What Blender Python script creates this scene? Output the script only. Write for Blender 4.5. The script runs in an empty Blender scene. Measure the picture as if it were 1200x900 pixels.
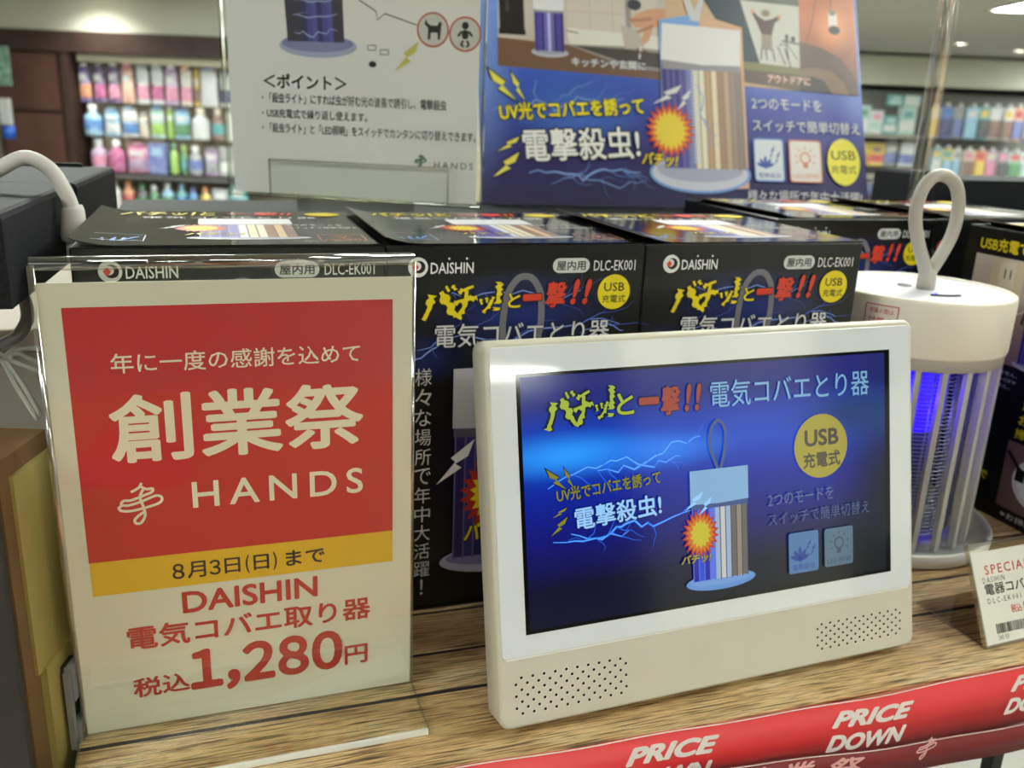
import bpy, math, random
from mathutils import Vector, Matrix
random.seed(7)
D = bpy.data
COL = bpy.context.scene.collection
PI = math.pi

# ------------------------------------------------------------------ camera
cam_d = D.cameras.new('camera'); cam = D.objects.new('camera', cam_d); COL.objects.link(cam)
CH = 0.283                                   # lens height above the shelf top
right = Vector((0.94457373, -0.32591003, 0.0395364)); up = Vector((0.05892236, 0.28676831, 0.95618622)); back = Vector((-0.32296847, -0.90085881, 0.2900772))
M = Matrix.Identity(4)
for i, a in enumerate((right, up, back)):
    for j in range(3): M[j][i] = a[j]
M[2][3] = CH
cam.matrix_world = M
cam_d.sensor_width = 36.0; cam_d.lens = 1042.78*36.0/1200; cam_d.clip_start = 0.01; cam_d.clip_end = 100
cam_d.dof.use_dof = True; cam_d.dof.focus_distance = 0.385; cam_d.dof.aperture_fstop = 13.0
bpy.context.scene.camera = cam
# ------------------------------------------------------------------ world, exposure
W = D.worlds.new('world'); bpy.context.scene.world = W; W.use_nodes = True
W.node_tree.nodes['Background'].inputs[0].default_value = (0.9, 0.92, 0.85, 1)
W.node_tree.nodes['Background'].inputs[1].default_value = 0.5
vs = bpy.context.scene.view_settings
vs.view_transform = 'Standard'; vs.look = 'None'; vs.gamma = 1.0; vs.exposure = 0.55; vs.use_curve_mapping = False
bpy.context.scene.cycles.max_bounces = 10; bpy.context.scene.cycles.transparent_max_bounces = 24
bpy.context.scene.cycles.caustics_reflective = False; bpy.context.scene.cycles.caustics_refractive = False
bpy.context.scene.cycles.sample_clamp_indirect = 6.0
PANEL_E = 26.0                               # brightness of the ceiling panels

# ------------------------------------------------------------------ helpers
def lin(c):
    c = c/255.0
    return c/12.92 if c <= 0.04045 else ((c+0.055)/1.055)**2.4
def rgb(*c): return (lin(c[0]), lin(c[1]), lin(c[2]), 1.0)
MATS = {}
def mat(name, col=(200, 200, 200), rough=0.5, emit=None, es=1.0, coat=0.0, metal=0.0, spec=0.5, noise=None, bump=None, transm=0.0):
    if name in MATS: return MATS[name]
    m = D.materials.new(name); m.use_nodes = True; nt = m.node_tree; b = nt.nodes['Principled BSDF']
    b.inputs['Base Color'].default_value = rgb(*col); b.inputs['Roughness'].default_value = rough
    b.inputs['Metallic'].default_value = metal; b.inputs['Coat Weight'].default_value = coat; b.inputs['Coat Roughness'].default_value = 0.04
    b.inputs['Specular IOR Level'].default_value = spec; b.inputs['Transmission Weight'].default_value = transm
    if emit: b.inputs['Emission Color'].default_value = rgb(*emit); b.inputs['Emission Strength'].default_value = es
    if noise or bump:
        tc = nt.nodes.new('ShaderNodeTexCoord'); n = nt.nodes.new('ShaderNodeTexNoise'); nt.links.new(tc.outputs['Object'], n.inputs['Vector'])
        n.inputs['Scale'].default_value = (noise or bump)[0]; n.inputs['Detail'].default_value = 4
        if noise:
            r = nt.nodes.new('ShaderNodeValToRGB'); nt.links.new(n.outputs['Fac'], r.inputs['Fac'])
            r.color_ramp.elements[0].position = 0.3; r.color_ramp.elements[1].position = 0.7
            r.color_ramp.elements[0].color = rgb(*col); r.color_ramp.elements[1].color = rgb(*noise[1])
            nt.links.new(r.outputs['Color'], b.inputs['Base Color'])
        if bump:
            n2 = nt.nodes.new('ShaderNodeTexNoise'); nt.links.new(tc.outputs['Object'], n2.inputs['Vector']); n2.inputs['Scale'].default_value = bump[0]
            bp = nt.nodes.new('ShaderNodeBump'); bp.inputs['Strength'].default_value = bump[1]; bp.inputs['Distance'].default_value = bump[2] if len(bump) > 2 else 0.001
            nt.links.new(n2.outputs['Fac'], bp.inputs['Height']); nt.links.new(bp.outputs['Normal'], b.inputs['Normal'])
    MATS[name] = m; return m
def ink(c, rough=0.35, coat=0.0):            # printed colour
    return mat('ink_%d_%d_%d_%d' % (*c, int(rough*100)), c, rough, coat=coat)
def glow(c, s=1.0):                          # a lit colour of the screen
    m = mat('lit_%d_%d_%d_%d' % (*c, int(s*100)), (4, 4, 5), 0.12, emit=c, es=s); return m
def clear(name, tint=(255, 255, 255), glossy=0.0, rough=0.0):
    m = D.materials.new(name); m.use_nodes = True; nt = m.node_tree; nt.nodes.remove(nt.nodes['Principled BSDF'])
    out = nt.nodes['Material Output']; t = nt.nodes.new('ShaderNodeBsdfTransparent'); t.inputs[0].default_value = rgb(*tint)
    g = nt.nodes.new('ShaderNodeBsdfGlossy'); g.inputs['Roughness'].default_value = rough; g.inputs[0].default_value = (1, 1, 1, 1)
    fr = nt.nodes.new('ShaderNodeFresnel'); fr.inputs[0].default_value = 1.45
    ad = nt.nodes.new('ShaderNodeMath'); ad.operation = 'ADD'; ad.use_clamp = True; ad.inputs[1].default_value = glossy
    nt.links.new(fr.outputs[0], ad.inputs[0])
    ge = nt.nodes.new('ShaderNodeNewGeometry'); sb = nt.nodes.new('ShaderNodeMath'); sb.operation = 'SUBTRACT'; sb.inputs[0].default_value = 1.0; nt.links.new(ge.outputs['Backfacing'], sb.inputs[1])
    ml_ = nt.nodes.new('ShaderNodeMath'); ml_.operation = 'MULTIPLY'; nt.links.new(ad.outputs[0], ml_.inputs[0]); nt.links.new(sb.outputs[0], ml_.inputs[1])
    mx = nt.nodes.new('ShaderNodeMixShader'); nt.links.new(ml_.outputs[0], mx.inputs[0]); nt.links.new(t.outputs[0], mx.inputs[1]); nt.links.new(g.outputs[0], mx.inputs[2])
    nt.links.new(mx.outputs[0], out.inputs[0]); MATS[name] = m; return m
CLEAR = clear('clear_acrylic', (253, 254, 252), 0.0, 0.0)
CLEAR_EDGE = clear('acrylic_edge', (238, 240, 232), 0.35, 0.12)
CLEAR_DARK = clear('acrylic_rim', (225, 225, 215), .30, .08)

def grad(name, stops, axis='Z', lo=0.0, hi=1.0, emit=None, rough=0.35, extra=None, coat=0.0, warp=0.0):
    """colour ramp along one object axis; extra = (centre x, centre z, rx, rz, colour) soft printed spots"""
    if name in MATS: return MATS[name]
    m = D.materials.new(name); m.use_nodes = True; nt = m.node_tree; b = nt.nodes['Principled BSDF']; L = nt.links.new
    tc = nt.nodes.new('ShaderNodeTexCoord'); sp = nt.nodes.new('ShaderNodeSeparateXYZ'); L(tc.outputs['Object'], sp.inputs[0])
    mr = nt.nodes.new('ShaderNodeMapRange'); mr.inputs[1].default_value = lo; mr.inputs[2].default_value = hi; L(sp.outputs[axis], mr.inputs[0])
    r = nt.nodes.new('ShaderNodeValToRGB'); src = mr.outputs[0]
    if warp:
        n = nt.nodes.new('ShaderNodeTexNoise'); n.inputs['Scale'].default_value = 6/(hi-lo)*0.3; L(tc.outputs['Object'], n.inputs['Vector'])
        a = nt.nodes.new('ShaderNodeMath'); a.operation = 'MULTIPLY_ADD'; a.inputs[1].default_value = warp; L(n.outputs['Fac'], a.inputs[0]); L(src, a.inputs[2]); src = a.outputs[0]
    L(src, r.inputs[0]); cr = r.color_ramp
    while len(cr.elements) < len(stops): cr.elements.new(0.5)
    for e, (p, c) in zip(cr.elements, stops): e.position = p
    for e, (p, c) in zip(cr.elements, stops): e.color = rgb(*c)
    col = r.outputs[0]
    for (cx, cz, rx, rz, c) in (extra or []):
        cb = nt.nodes.new('ShaderNodeCombineXYZ'); 
        mx_ = nt.nodes.new('ShaderNodeMath'); mx_.operation = 'MULTIPLY_ADD'; mx_.inputs[1].default_value = 1/rx; mx_.inputs[2].default_value = -cx/rx; L(sp.outputs['X'], mx_.inputs[0])
        mz_ = nt.nodes.new('ShaderNodeMath'); mz_.operation = 'MULTIPLY_ADD'; mz_.inputs[1].default_value = 1/rz; mz_.inputs[2].default_value = -cz/rz; L(sp.outputs['Z'], mz_.inputs[0])
        L(mx_.outputs[0], cb.inputs[0]); L(mz_.outputs[0], cb.inputs[1])
        ln = nt.nodes.new('ShaderNodeVectorMath'); ln.operation = 'LENGTH'; L(cb.outputs[0], ln.inputs[0])
        m2 = nt.nodes.new('ShaderNodeMapRange'); m2.interpolation_type = 'SMOOTHSTEP'; m2.inputs[1].default_value = 0.0; m2.inputs[2].default_value = 1.0; m2.inputs[3].default_value = 1.0; m2.inputs[4].default_value = 0.0
        L(ln.outputs['Value'], m2.inputs[0])
        mix = nt.nodes.new('ShaderNodeMix'); mix.data_type = 'RGBA'; L(m2.outputs[0], mix.inputs[0]); L(col, mix.inputs[6]); mix.inputs[7].default_value = rgb(*c); col = mix.outputs[2]
    b.inputs['Roughness'].default_value = rough; b.inputs['Coat Weight'].default_value = coat
    if emit:
        b.inputs['Base Color'].default_value = (0.002, 0.002, 0.002, 1); L(col, b.inputs['Emission Color']); b.inputs['Emission Strength'].default_value = emit; b.inputs['Roughness'].default_value = 0.12
    else: L(col, b.inputs['Base Color'])
    MATS[name] = m; return m

class MB:
    """collects faces with their materials and links them as one mesh object"""
    def __init__(s): s.v = []; s.f = []; s.mi = []; s.ms = []; s.sm = []
    def m(s, mt):
        if mt not in s.ms: s.ms.append(mt)
        return s.ms.index(mt)
    def add(s, vs_, fs, mt, smooth=False):
        o = len(s.v); s.v += [tuple(p) for p in vs_]; k = s.m(mt)
        for f in fs: s.f.append([o+i for i in f]); s.mi.append(k); s.sm.append(smooth)
    def box(s, x0, y0, z0, x1, y1, z1, mt):
        s.add([(x, y, z) for z in (z0, z1) for y in (y0, y1) for x in (x0, x1)], [(0, 2, 3, 1), (4, 5, 7, 6), (0, 1, 5, 4), (2, 6, 7, 3), (0, 4, 6, 2), (1, 3, 7, 5)], mt)
    def rbox(s, x0, y0, z0, x1, y1, z1, mt, r=0.003, n=4, br=0.001):
        """box along y with rounded x-z outline and a small bevel to front and back"""
        def ring(y, ins):
            o = []
            for (cx, cz, a0) in ((x1-r, z1-r, 0), (x0+r, z1-r, PI/2), (x0+r, z0+r, PI), (x1-r, z0+r, 1.5*PI)):
                for k in range(n+1):
                    a = a0+PI/2*k/n; o.append((cx+(r-ins)*math.cos(a), y, cz+(r-ins)*math.sin(a)))
            return o
        rings = [ring(y0, br), ring(y0+br*.3, br*.3), ring(y0+br, 0), ring(y1-br, 0), ring(y1, br)]; N = len(rings[0]); vs_ = sum(rings, []); fs = []
        for q in range(4):
            for k in range(N): fs.append((q*N+k, q*N+(k+1) % N, (q+1)*N+(k+1) % N, (q+1)*N+k))
        s.add(vs_, fs, mt, True); s.add(rings[0], [tuple(range(N))], mt); s.add(rings[-1], [tuple(range(N))[::-1]], mt)
    def lathe(s, prof, mt, n=48, c=(0, 0), smooth=True):
        vs_ = []; fs = []; k = len(prof)
        for i in range(n):
            a = 2*PI*i/n
            for (r, z) in prof: vs_.append((c[0]+r*math.cos(a), c[1]+r*math.sin(a), z))
        for i in range(n):
            for j in range(k-1):
                a, b_ = i*k+j, ((i+1) % n)*k+j; fs.append((a, b_, b_+1, a+1))
        s.add(vs_, fs, mt, smooth)
    def tube(s, pts, r, mt, n=10, closed=False):
        pts = [Vector(p) for p in pts]; N = len(pts); rs = r if isinstance(r, (list, tuple)) else [r]*N
        vs_ = []; fs = []; nrm = None
        for i, p in enumerate(pts):
            t = (pts[(i+1) % N]-pts[i-1]) if closed else (pts[min(i+1, N-1)]-pts[max(i-1, 0)])
            t.normalize()
            if nrm is None:
                nrm = t.cross(Vector((0, 0, 1)));
                if nrm.length < 1e-3: nrm = t.cross(Vector((1, 0, 0)))
            nrm = (nrm-t*nrm.dot(t)).normalized(); bn = t.cross(nrm)
            for k in range(n):
                a = 2*PI*k/n; vs_.append(p+(nrm*math.cos(a)+bn*math.sin(a))*rs[i])
        for i in range(N if closed else N-1):
            for k in range(n):
                a = i*n; b_ = ((i+1) % N)*n; fs.append((a+k, a+(k+1) % n, b_+(k+1) % n, b_+k))
        if not closed: fs.append(tuple(range(n))[::-1]); fs.append(tuple((N-1)*n+k for k in range(n)))
        s.add(vs_, fs, mt, True)
    def build(s, name, parent=None):
        me = D.meshes.new(name); me.from_pydata(s.v, [], s.f)
        for m_ in s.ms: me.materials.append(m_)
        me.polygons.foreach_set('material_index', s.mi); me.polygons.foreach_set('use_smooth', s.sm); me.update()
        o = D.objects.new(name, me); COL.objects.link(o)
        if parent: o.parent = parent
        return o
def smooth_path(P, k=6):
    P = [Vector(p) for p in P]; out = []
    for i in range(len(P)-1):
        a, b_, c, d = P[max(i-1, 0)], P[i], P[i+1], P[min(i+2, len(P)-1)]
        for j in range(k):
            t = j/k; out.append(0.5*((2*b_)+(c-a)*t+(2*a-5*b_+4*c-d)*t*t+(3*b_-a-3*c+d)*t**3))
    out.append(P[-1]); return out
def thing(name, label, cat, loc=(0, 0, 0), rot=(0, 0, 0), group=None):
    o = D.objects.new(name, None); COL.objects.link(o); o.location = loc; o.rotation_euler = rot; o.empty_display_size = 0.02
    o['label'] = label; o['category'] = cat
    if group: o['group'] = group
    return o
def tag(o, label, cat, group=None):
    o['label'] = label; o['category'] = cat
    if group: o['group'] = group
    return o
def struct(o): o['kind'] = 'structure'; return o
def copy_tree(o, parent=None):
    c = o.copy(); COL.objects.link(c)
    if parent: c.parent = parent
    for ch in list(o.children): copy_tree(ch, c)
    return c

# ------------------------------------------------------------------ lettering (built-in font, turned into mesh)
TC = {}
def glyphs(s, off=0.0, shear=0.0, space=1.0, res=2):
    k = (s, round(off, 4), round(shear, 3), space, res)
    if k in TC: return TC[k]
    cu = D.curves.new('t', 'FONT'); cu.body = s; cu.size = 1.0; cu.offset = off; cu.shear = shear; cu.resolution_u = res; cu.space_character = space; cu.fill_mode = 'FRONT'
    ob = D.objects.new('t', cu); COL.objects.link(ob)
    dg = bpy.context.evaluated_depsgraph_get(); dg.update()
    me = D.meshes.new_from_object(ob.evaluated_get(dg))
    vs_ = [(v.co.x, v.co.y) for v in me.vertices]; fs = [tuple(p.vertices) for p in me.polygons]
    D.objects.remove(ob); D.curves.remove(cu); D.meshes.remove(me)
    TC[k] = (vs_, fs); return TC[k]
class Print(MB):
    """flat artwork on a face: u to the right, v up, each layer a hair further out"""
    STEP = 0.00001
    def __init__(s, fn=None): super().__init__(); s.h = 0.0; s.fn = fn or (lambda u, v, h: (u, -h, v))
    def lay(s, n=1): s.h += s.STEP*n; return s.h
    def poly(s, P, mt, lay=True):
        if lay: s.lay()
        s.add([s.fn(u, v, s.h) for u, v in P], [tuple(range(len(P)))], mt)
    def rect(s, u0, v0, u1, v1, mt, lay=True): s.poly([(u0, v0), (u1, v0), (u1, v1), (u0, v1)], mt, lay)
    def rrect(s, u0, v0, u1, v1, r, mt, lay=True):
        P = []
        for (cx, cz, a0) in ((u1-r, v1-r, 0), (u0+r, v1-r, PI/2), (u0+r, v0+r, PI), (u1-r, v0+r, 1.5*PI)):
            for k in range(5): a = a0+PI/2*k/4; P.append((cx+r*math.cos(a), cz+r*math.sin(a)))
        s.poly(P, mt, lay)
    def ell(s, cx, cy, rx, ry, mt, n=32, lay=True, a0=0, a1=2*PI):
        s.poly([(cx+rx*math.cos(a0+(a1-a0)*k/n), cy+ry*math.sin(a0+(a1-a0)*k/n)) for k in range(n)], mt, lay)
    def star(s, cx, cy, rx, ry, mt, n=22, inner=0.75):
        s.poly([(cx+rx*(1 if k % 2 else inner)*math.cos(PI*k/n), cy+ry*(1 if k % 2 else inner)*math.sin(PI*k/n)) for k in range(2*n)], mt)
    def line(s, P, w, mt, lay=True):
        if lay: s.lay()
        ws = w if isinstance(w, (list, tuple)) else [w]*len(P); L = []; R_ = []
        for i, (x, y) in enumerate(P):
            a = P[max(i-1, 0)]; b_ = P[min(i+1, len(P)-1)]; dx, dy = b_[0]-a[0], b_[1]-a[1]; l = math.hypot(dx, dy) or 1
            nx, ny = -dy/l*ws[i]/2, dx/l*ws[i]/2; L.append((x+nx, y+ny)); R_.append((x-nx, y-ny))
        n = len(P); s.add([s.fn(u, v, s.h) for u, v in L+R_], [(n+i, n+i+1, i+1, i) for i in range(n-1)], mt)
    def frame(s, u0, v0, u1, v1, w, mt):
        s.lay()
        for a in ((u0, v0, u1, v0+w), (u0, v1-w, u1, v1), (u0, v0, u0+w, v1), (u1-w, v0, u1, v1)): s.rect(*a, mt, lay=False)
    def text(s, t, u0, v0, u1, v1, mt, off=0.0, rot=0.0, shear=0.0, edge=None, edge_w=0.03, space=1.0, bend=None):
        """fits the line of type into the box u0..u1, v0..v1, then turns it about (u0, v0)"""
        res = 1 if (v1-v0) < .0045 else (2 if (v1-v0) < .009 else 4)
        thin = 0.0
        base, fs = glyphs(t, thin, shear, space, res)
        if not base: return
        xs = [p[0] for p in base]; ys = [p[1] for p in base]; x0, x1, y0, y1 = min(xs), max(xs), min(ys), max(ys)
        off = max(off, 0)
        sx = (u1-u0)/max(x1-x0+2*off, 1e-6); sy = (v1-v0)/max(y1-y0+2*off, 1e-6); c, sn = math.cos(rot), math.sin(rot)
        for (o, m_) in ([(off+edge_w, edge)] if edge else [])+[(off, mt)]:
            s.lay(); nd = 0 if o < .003 else (6 if o < .03 else 10)
            for k in range(max(nd, 1)):
                dx, dy = (o*math.cos(2*PI*(k+.5)/nd), o*math.sin(2*PI*(k+.5)/nd)) if nd else (0, 0); P = []; hh = s.h+k*.0000008
                for x, y in base:
                    a, b_ = (x-x0+off+dx)*sx, (y-y0+off+dy)*sy; P.append(s.fn(u0+a*c-b_*sn, v0+a*sn+b_*c, hh))
                s.add(P, fs, m_)
            s.h += nd*.0000008
    def wide(s, t, u0, v0, u1, v1, mt, off=0.0, gap=.12):
        """western letters from the wide face, set tight"""
        cs = [chr(ord(c)+0xFEE0) for c in t]; bb = []
        for c in cs: g_ = glyphs(c, 0.0, 0.0, 1.0, 4)[0]; xs = [q[0] for q in g_]; ys = [q[1] for q in g_]; bb.append((min(xs), max(xs), min(ys), max(ys)))
        y0 = min(b_[2] for c, b_ in zip(t, bb) if c not in ',()'); y1 = max(b_[3] for c, b_ in zip(t, bb) if c not in ',()'); tot = sum(b_[1]-b_[0] for b_ in bb)+gap*(len(t)-1)
        sx = (u1-u0)/tot; sy = (v1-v0)/(y1-y0); x = u0; o = off; nd = 10 if o else 0
        for c, b_ in zip(cs, bb):
            vs_, fs = glyphs(c, 0.0, 0.0, 1.0, 4)
            for k in range(max(nd, 1)):
                dx, dy = (o*math.cos(2*PI*(k+.5)/nd), o*math.sin(2*PI*(k+.5)/nd)) if nd else (0, 0)
                s.add([s.fn(x+(q[0]-b_[0]+dx)*sx, v0+(q[1]-y0+dy)*sy, s.h+(k+1)*.0000008) for q in vs_], fs, mt)
            x += (b_[1]-b_[0]+gap)*sx
        s.lay()
    def vtext(s, t, u0, v0, u1, v1, mt, off=0.0):
        n = len(t); ch = (v1-v0)/n
        for i, c in enumerate(t):
            a, b_ = v1-(i+1)*ch+ch*.08, v1-i*ch-ch*.08
            m_ = (u1-u0)*(.42 if c in '！!' else .04)
            s.text(c, u0+m_, a, u1-m_, b_, mt, off)
    def bolt(s, u0, v0, u1, v1, mt, edge=None, flip=False, e=0.06):
        Z = [(0.0, 1.0), (.62, .60), (.50, .50), (1.0, 0.0), (.33, .36), (.50, .46), (.16, .62)]
        def go(k, m_):
            cx = sum(p[0] for p in Z)/7; cy = sum(p[1] for p in Z)/7
            P = [(cx+(x-cx)*k, cy+(y-cy)*k) for x, y in Z]
            if flip: P = [(1-x, y) for x, y in P]
            P = [(u0+x*(u1-u0), v0+y*(v1-v0)) for x, y in P]
            s.poly(P if not flip else P[::-1], m_)
        if edge: go(1+e*4, edge)
        go(1, mt)
    def arc(s, P, w, mt, core=None, jit=0.25, sub=4, seed=1, forks=3):
        """branching electric arc printed along the polyline P"""
        rd = random.Random(seed); Q = []
        for i in range(len(P)-1):
            (x0, y0), (x1, y1) = P[i], P[i+1]; l = math.hypot(x1-x0, y1-y0)
            for k in range(sub):
                t = k/sub; Q.append((x0+(x1-x0)*t+rd.uniform(-1, 1)*l*jit*.3, y0+(y1-y0)*t+rd.uniform(-1, 1)*l*jit*.4))
        Q.append(P[-1]); n = len(Q)
        s.line(Q, [w*(.4+.9*math.sin(PI*(i+.6)/(n+.2))) for i in range(n)], mt)
        if core: s.line(Q, [w*.4*(.4+.9*math.sin(PI*(i+.6)/(n+.2))) for i in range(n)], core)
        for _ in range(forks):
            x, y = Q[rd.randrange(1, n-1)]; a = rd.choice((1, -1))*rd.uniform(.5, 1.1); F = [(x, y)]; l = math.hypot(P[-1][0]-P[0][0], P[-1][1]-P[0][1])*.07
            for _k in range(4): x += l*math.cos(a); y += l*math.sin(a)*.8; a += rd.uniform(-.8, .8); F.append((x, y))
            s.line(F, [w*.5, w*.4, w*.3, w*.25, w*.1], mt)
    def jag(s, P, w, mt, seed=0, edge=None, ew=0.0):
        """a shaggy brush stroke with spikes along both sides"""
        def outline(extra):
            rd = random.Random(seed); L = []; R_ = []; n = len(P)
            for i in range(n-1):
                (x0, y0), (x1, y1) = P[i], P[i+1]; l = math.hypot(x1-x0, y1-y0); nx, ny = -(y1-y0)/l, (x1-x0)/l; k = max(2, int(l/(w*.55)))
                for j in range(k+1 if i == n-2 else k):
                    t = j/k; x = x0+(x1-x0)*t; y = y0+(y1-y0)*t
                    a = w*.5*rd.choice((.75, .9, 1.0, 2.1))+extra; b_ = w*.5*rd.choice((.75, .9, 1.0, 2.1))+extra
                    L.append((x+nx*a, y+ny*a)); R_.append((x-nx*b_, y-ny*b_))
            return L+R_[::-1]
        if edge: s.poly(outline(ew), edge)
        s.poly(outline(0), mt)
    def bachi(s, u0, v0, u1, v1, mt, edge, ew):
        """the shaggy katakana of the product's slogan, drawn stroke by stroke"""
        S = [([(0.13, .74), (.10, .40), (.02, .06)], .075), ([(.24, .82), (.33, .50), (.45, .14)], .085), ([(.31, .98), (.35, .82)], .045), ([(.40, 1.0), (.43, .86)], .045),
             ([(.47, .80), (.67, .96)], .05), ([(.42, .52), (.72, .66)], .06), ([(.58, .86), (.57, .45), (.46, .10)], .07),
             ([(.76, .60), (.79, .45)], .04), ([(.84, .64), (.86, .50)], .04), ([(.94, .66), (.91, .45), (.80, .24)], .045)]
        E_ = [([(1.02, 1.06), (1.0, .46)], .055), ([(.985, .36), (.98, .27)], .05)]
        w = (u1-u0); S = [(P, t*.80) for P, t in S]
        f = lambda p: (u0+p[0]*w, v0+p[1]*(v1-v0))
        for k, (P, t) in enumerate(S+E_): s.jag([f(p) for p in P], t*w, edge, seed=k, edge=edge, ew=ew)
        for k, (P, t) in enumerate(S+E_): s.jag([f(p) for p in P], t*w, mt, seed=k)
    def lamp_art(s, u0, u1, v0, v1, C, loop=True, vstripe=10, tilt=0.0):
        """the printed picture of the product: white head, striped cage, round tray"""
        w = u1-u0; h = v1-v0; cx = (u0+u1)/2; hb = v0+h*.72
        if loop: s.line([(q.x, q.y) for q in smooth_path([(cx-w*.02, v1, 0), (cx-w*.14, v1+h*.18, 0), (cx-w*.12, v1+h*.33, 0), (cx, v1+h*.40, 0), (cx+w*.12, v1+h*.32, 0), (cx+w*.11, v1+h*.16, 0), (cx+w*.03, v1, 0)], 5)], w*.05, C['loop'])
        s.ell(cx, v0+h*.05, w*.60, h*.075, C['tray']); s.ell(cx, v0+h*.065, w*.54, h*.05, C['tray2'])
        s.lay()
        for k in range(vstripe):
            a = u0+w*(.03+.94*k/vstripe); b_ = u0+w*(.03+.94*(k+1)/vstripe)
            s.rect(a, v0+h*.07, b_, hb, C['st'][k % len(C['st'])], lay=False)
        s.lay()
        for k in range(vstripe+1):
            a = u0+w*(.03+.94*k/vstripe); s.rect(a-w*.008, v0+h*.06, a+w*.008, hb, C['bar'][0 if k < vstripe/2 else 1], lay=False)
        s.rect(u0+w*.01, hb-h*.045, u1-w*.01, hb+h*.01, C['collar']); s.poly([(u0, hb), (cx, hb-h*.012), (u1, hb), (u1, v1), (u0, v1)], C['head'])

# ------------------------------------------------------------------ directions of the far shop walls
HEAD = Vector((0.33747897, 0.94133307, 0)); LAT = Vector((0.94133307, -0.33747897, 0)); BGROT = math.atan2(LAT.y, LAT.x)
def bgp(a, d, z): v = LAT*a+HEAD*d; return (v.x, v.y, z)
def bgobj(o): o.rotation_euler = (0, 0, BGROT); return o        # mesh x = across, mesh y = away

# ------------------------------------------------------------------ the shop's shell
FLOOR_Z, CEIL_Z = -1.1, 1.27
m_ceil = mat('ceiling_paint', (205, 205, 195), 0.9, noise=(2.0, (198, 198, 188)))
m_sof = mat('soffit_paint', (222, 224, 206), 0.8, noise=(1.5, (214, 216, 198)))
m_floor = mat('floor_vinyl', (128, 126, 120), .4, noise=(5.0, (118, 116, 110)))
m_brown = mat('dark_wood_laminate', (66, 47, 38), 0.5, noise=(9.0, (56, 40, 32)))
m_peg = mat('pegboard', (160, 150, 128), 0.7, noise=(12.0, (146, 136, 118)))
m_grey = mat('grey_fixture', (92, 92, 88), 0.6, noise=(6, (82, 82, 80)))
m_white = mat('white_plastic_trim', (225, 225, 220), 0.4)
b = MB(); b.box(-14, -9, FLOOR_Z-.05, 14, 15, FLOOR_Z, m_floor); struct(bgobj(b.build('floor')))
b = MB(); b.box(-14, -9, CEIL_Z, 14, 15, CEIL_Z+.05, m_ceil); struct(bgobj(b.build('ceiling')))
b = MB(); b.box(-14, 9.35, FLOOR_Z, 0.6, 9.5, CEIL_Z, m_peg); struct(bgobj(b.build('wall_left')))
b = MB(); b.box(0.6, 13.35, FLOOR_Z, 14, 13.5, CEIL_Z, m_grey); b.box(0.5, 9.35, FLOOR_Z, 0.6, 13.5, CEIL_Z, m_grey); struct(bgobj(b.build('wall_back')))
b = MB(); b.box(-14, -9.1, FLOOR_Z, 14, -9, CEIL_Z, mat('front_wall_paint', (165, 160, 148), 0.8, noise=(1.2, (120, 112, 100)))); struct(bgobj(b.build('wall_front')))
b = MB(); b.box(-14, 8.9, 0.865, 0.6, 9.35, CEIL_Z, m_sof); struct(bgobj(b.build('trim_1')))
b = MB(); b.box(0.6, 12.7, 0.865, 14, 13.35, CEIL_Z-.04, m_sof); struct(bgobj(b.build('trim_2')))
for k, (x, y, w) in enumerate(((1.70, -2.10, .11), (2.25, -2.25, .24), (3.4, -2.3, .12), (-1.6, -4.2, .2))):  # unseen pale pillars, added to reflect as bright streaks in the screen
    b = MB(); b.box(-w, -.1, FLOOR_Z, w, .1, CEIL_Z, m_sof); o = struct(b.build('trim_%d' % (k+3))); o.location = (x, y, 0); o.rotation_euler = (0, 0, math.atan2(x-.24, -(y-.35)))

# ceiling lights (frame + diffuser)
m_diff = mat('light_diffuser', (255, 255, 250), 0.5, emit=(250, 255, 246), es=PANEL_E)
m_diff_far = m_diff
def ceiling_light(a, d, w, l, label, grp=None):
    t = thing('ceiling_light', label, 'light', bgp(a, d, CEIL_Z), (0, 0, BGROT), grp)
    b = MB(); e = .03
    for q in ((-w/2-e, -l/2-e, w/2+e, -l/2), (-w/2-e, l/2, w/2+e, l/2+e), (-w/2-e, -l/2, -w/2, l/2), (w/2, -l/2, w/2+e, l/2)): b.box(q[0], q[1], -.03, q[2], q[3], 0, m_white)
    b.build('frame', t)
    b = MB(); b.box(-w/2, -l/2, -.015, w/2, l/2, -.002, m_diff); b.build('diffuser', t)
ceiling_light(4.25, 7.4, .95, .95, 'square glowing ceiling panel nearest above the clear rod')
ceiling_light(8.1, 12.1, 1.6, .5, 'far glowing ceiling panel at the right edge by the soffit')
ORD = ['first', 'second', 'third', 'fourth', 'fifth', 'sixth', 'seventh', 'eighth', 'ninth', 'tenth', 'eleventh', 'twelfth', 'thirteenth', 'fourteenth', 'fifteenth', 'sixteenth', 'seventeenth', 'eighteenth', 'nineteenth', 'twentieth', 'twenty-first']
HID = 'unseen ceiling panels put in for light'  # unseen panels, some read from shadows and reflections, others added to brighten the shop
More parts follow.
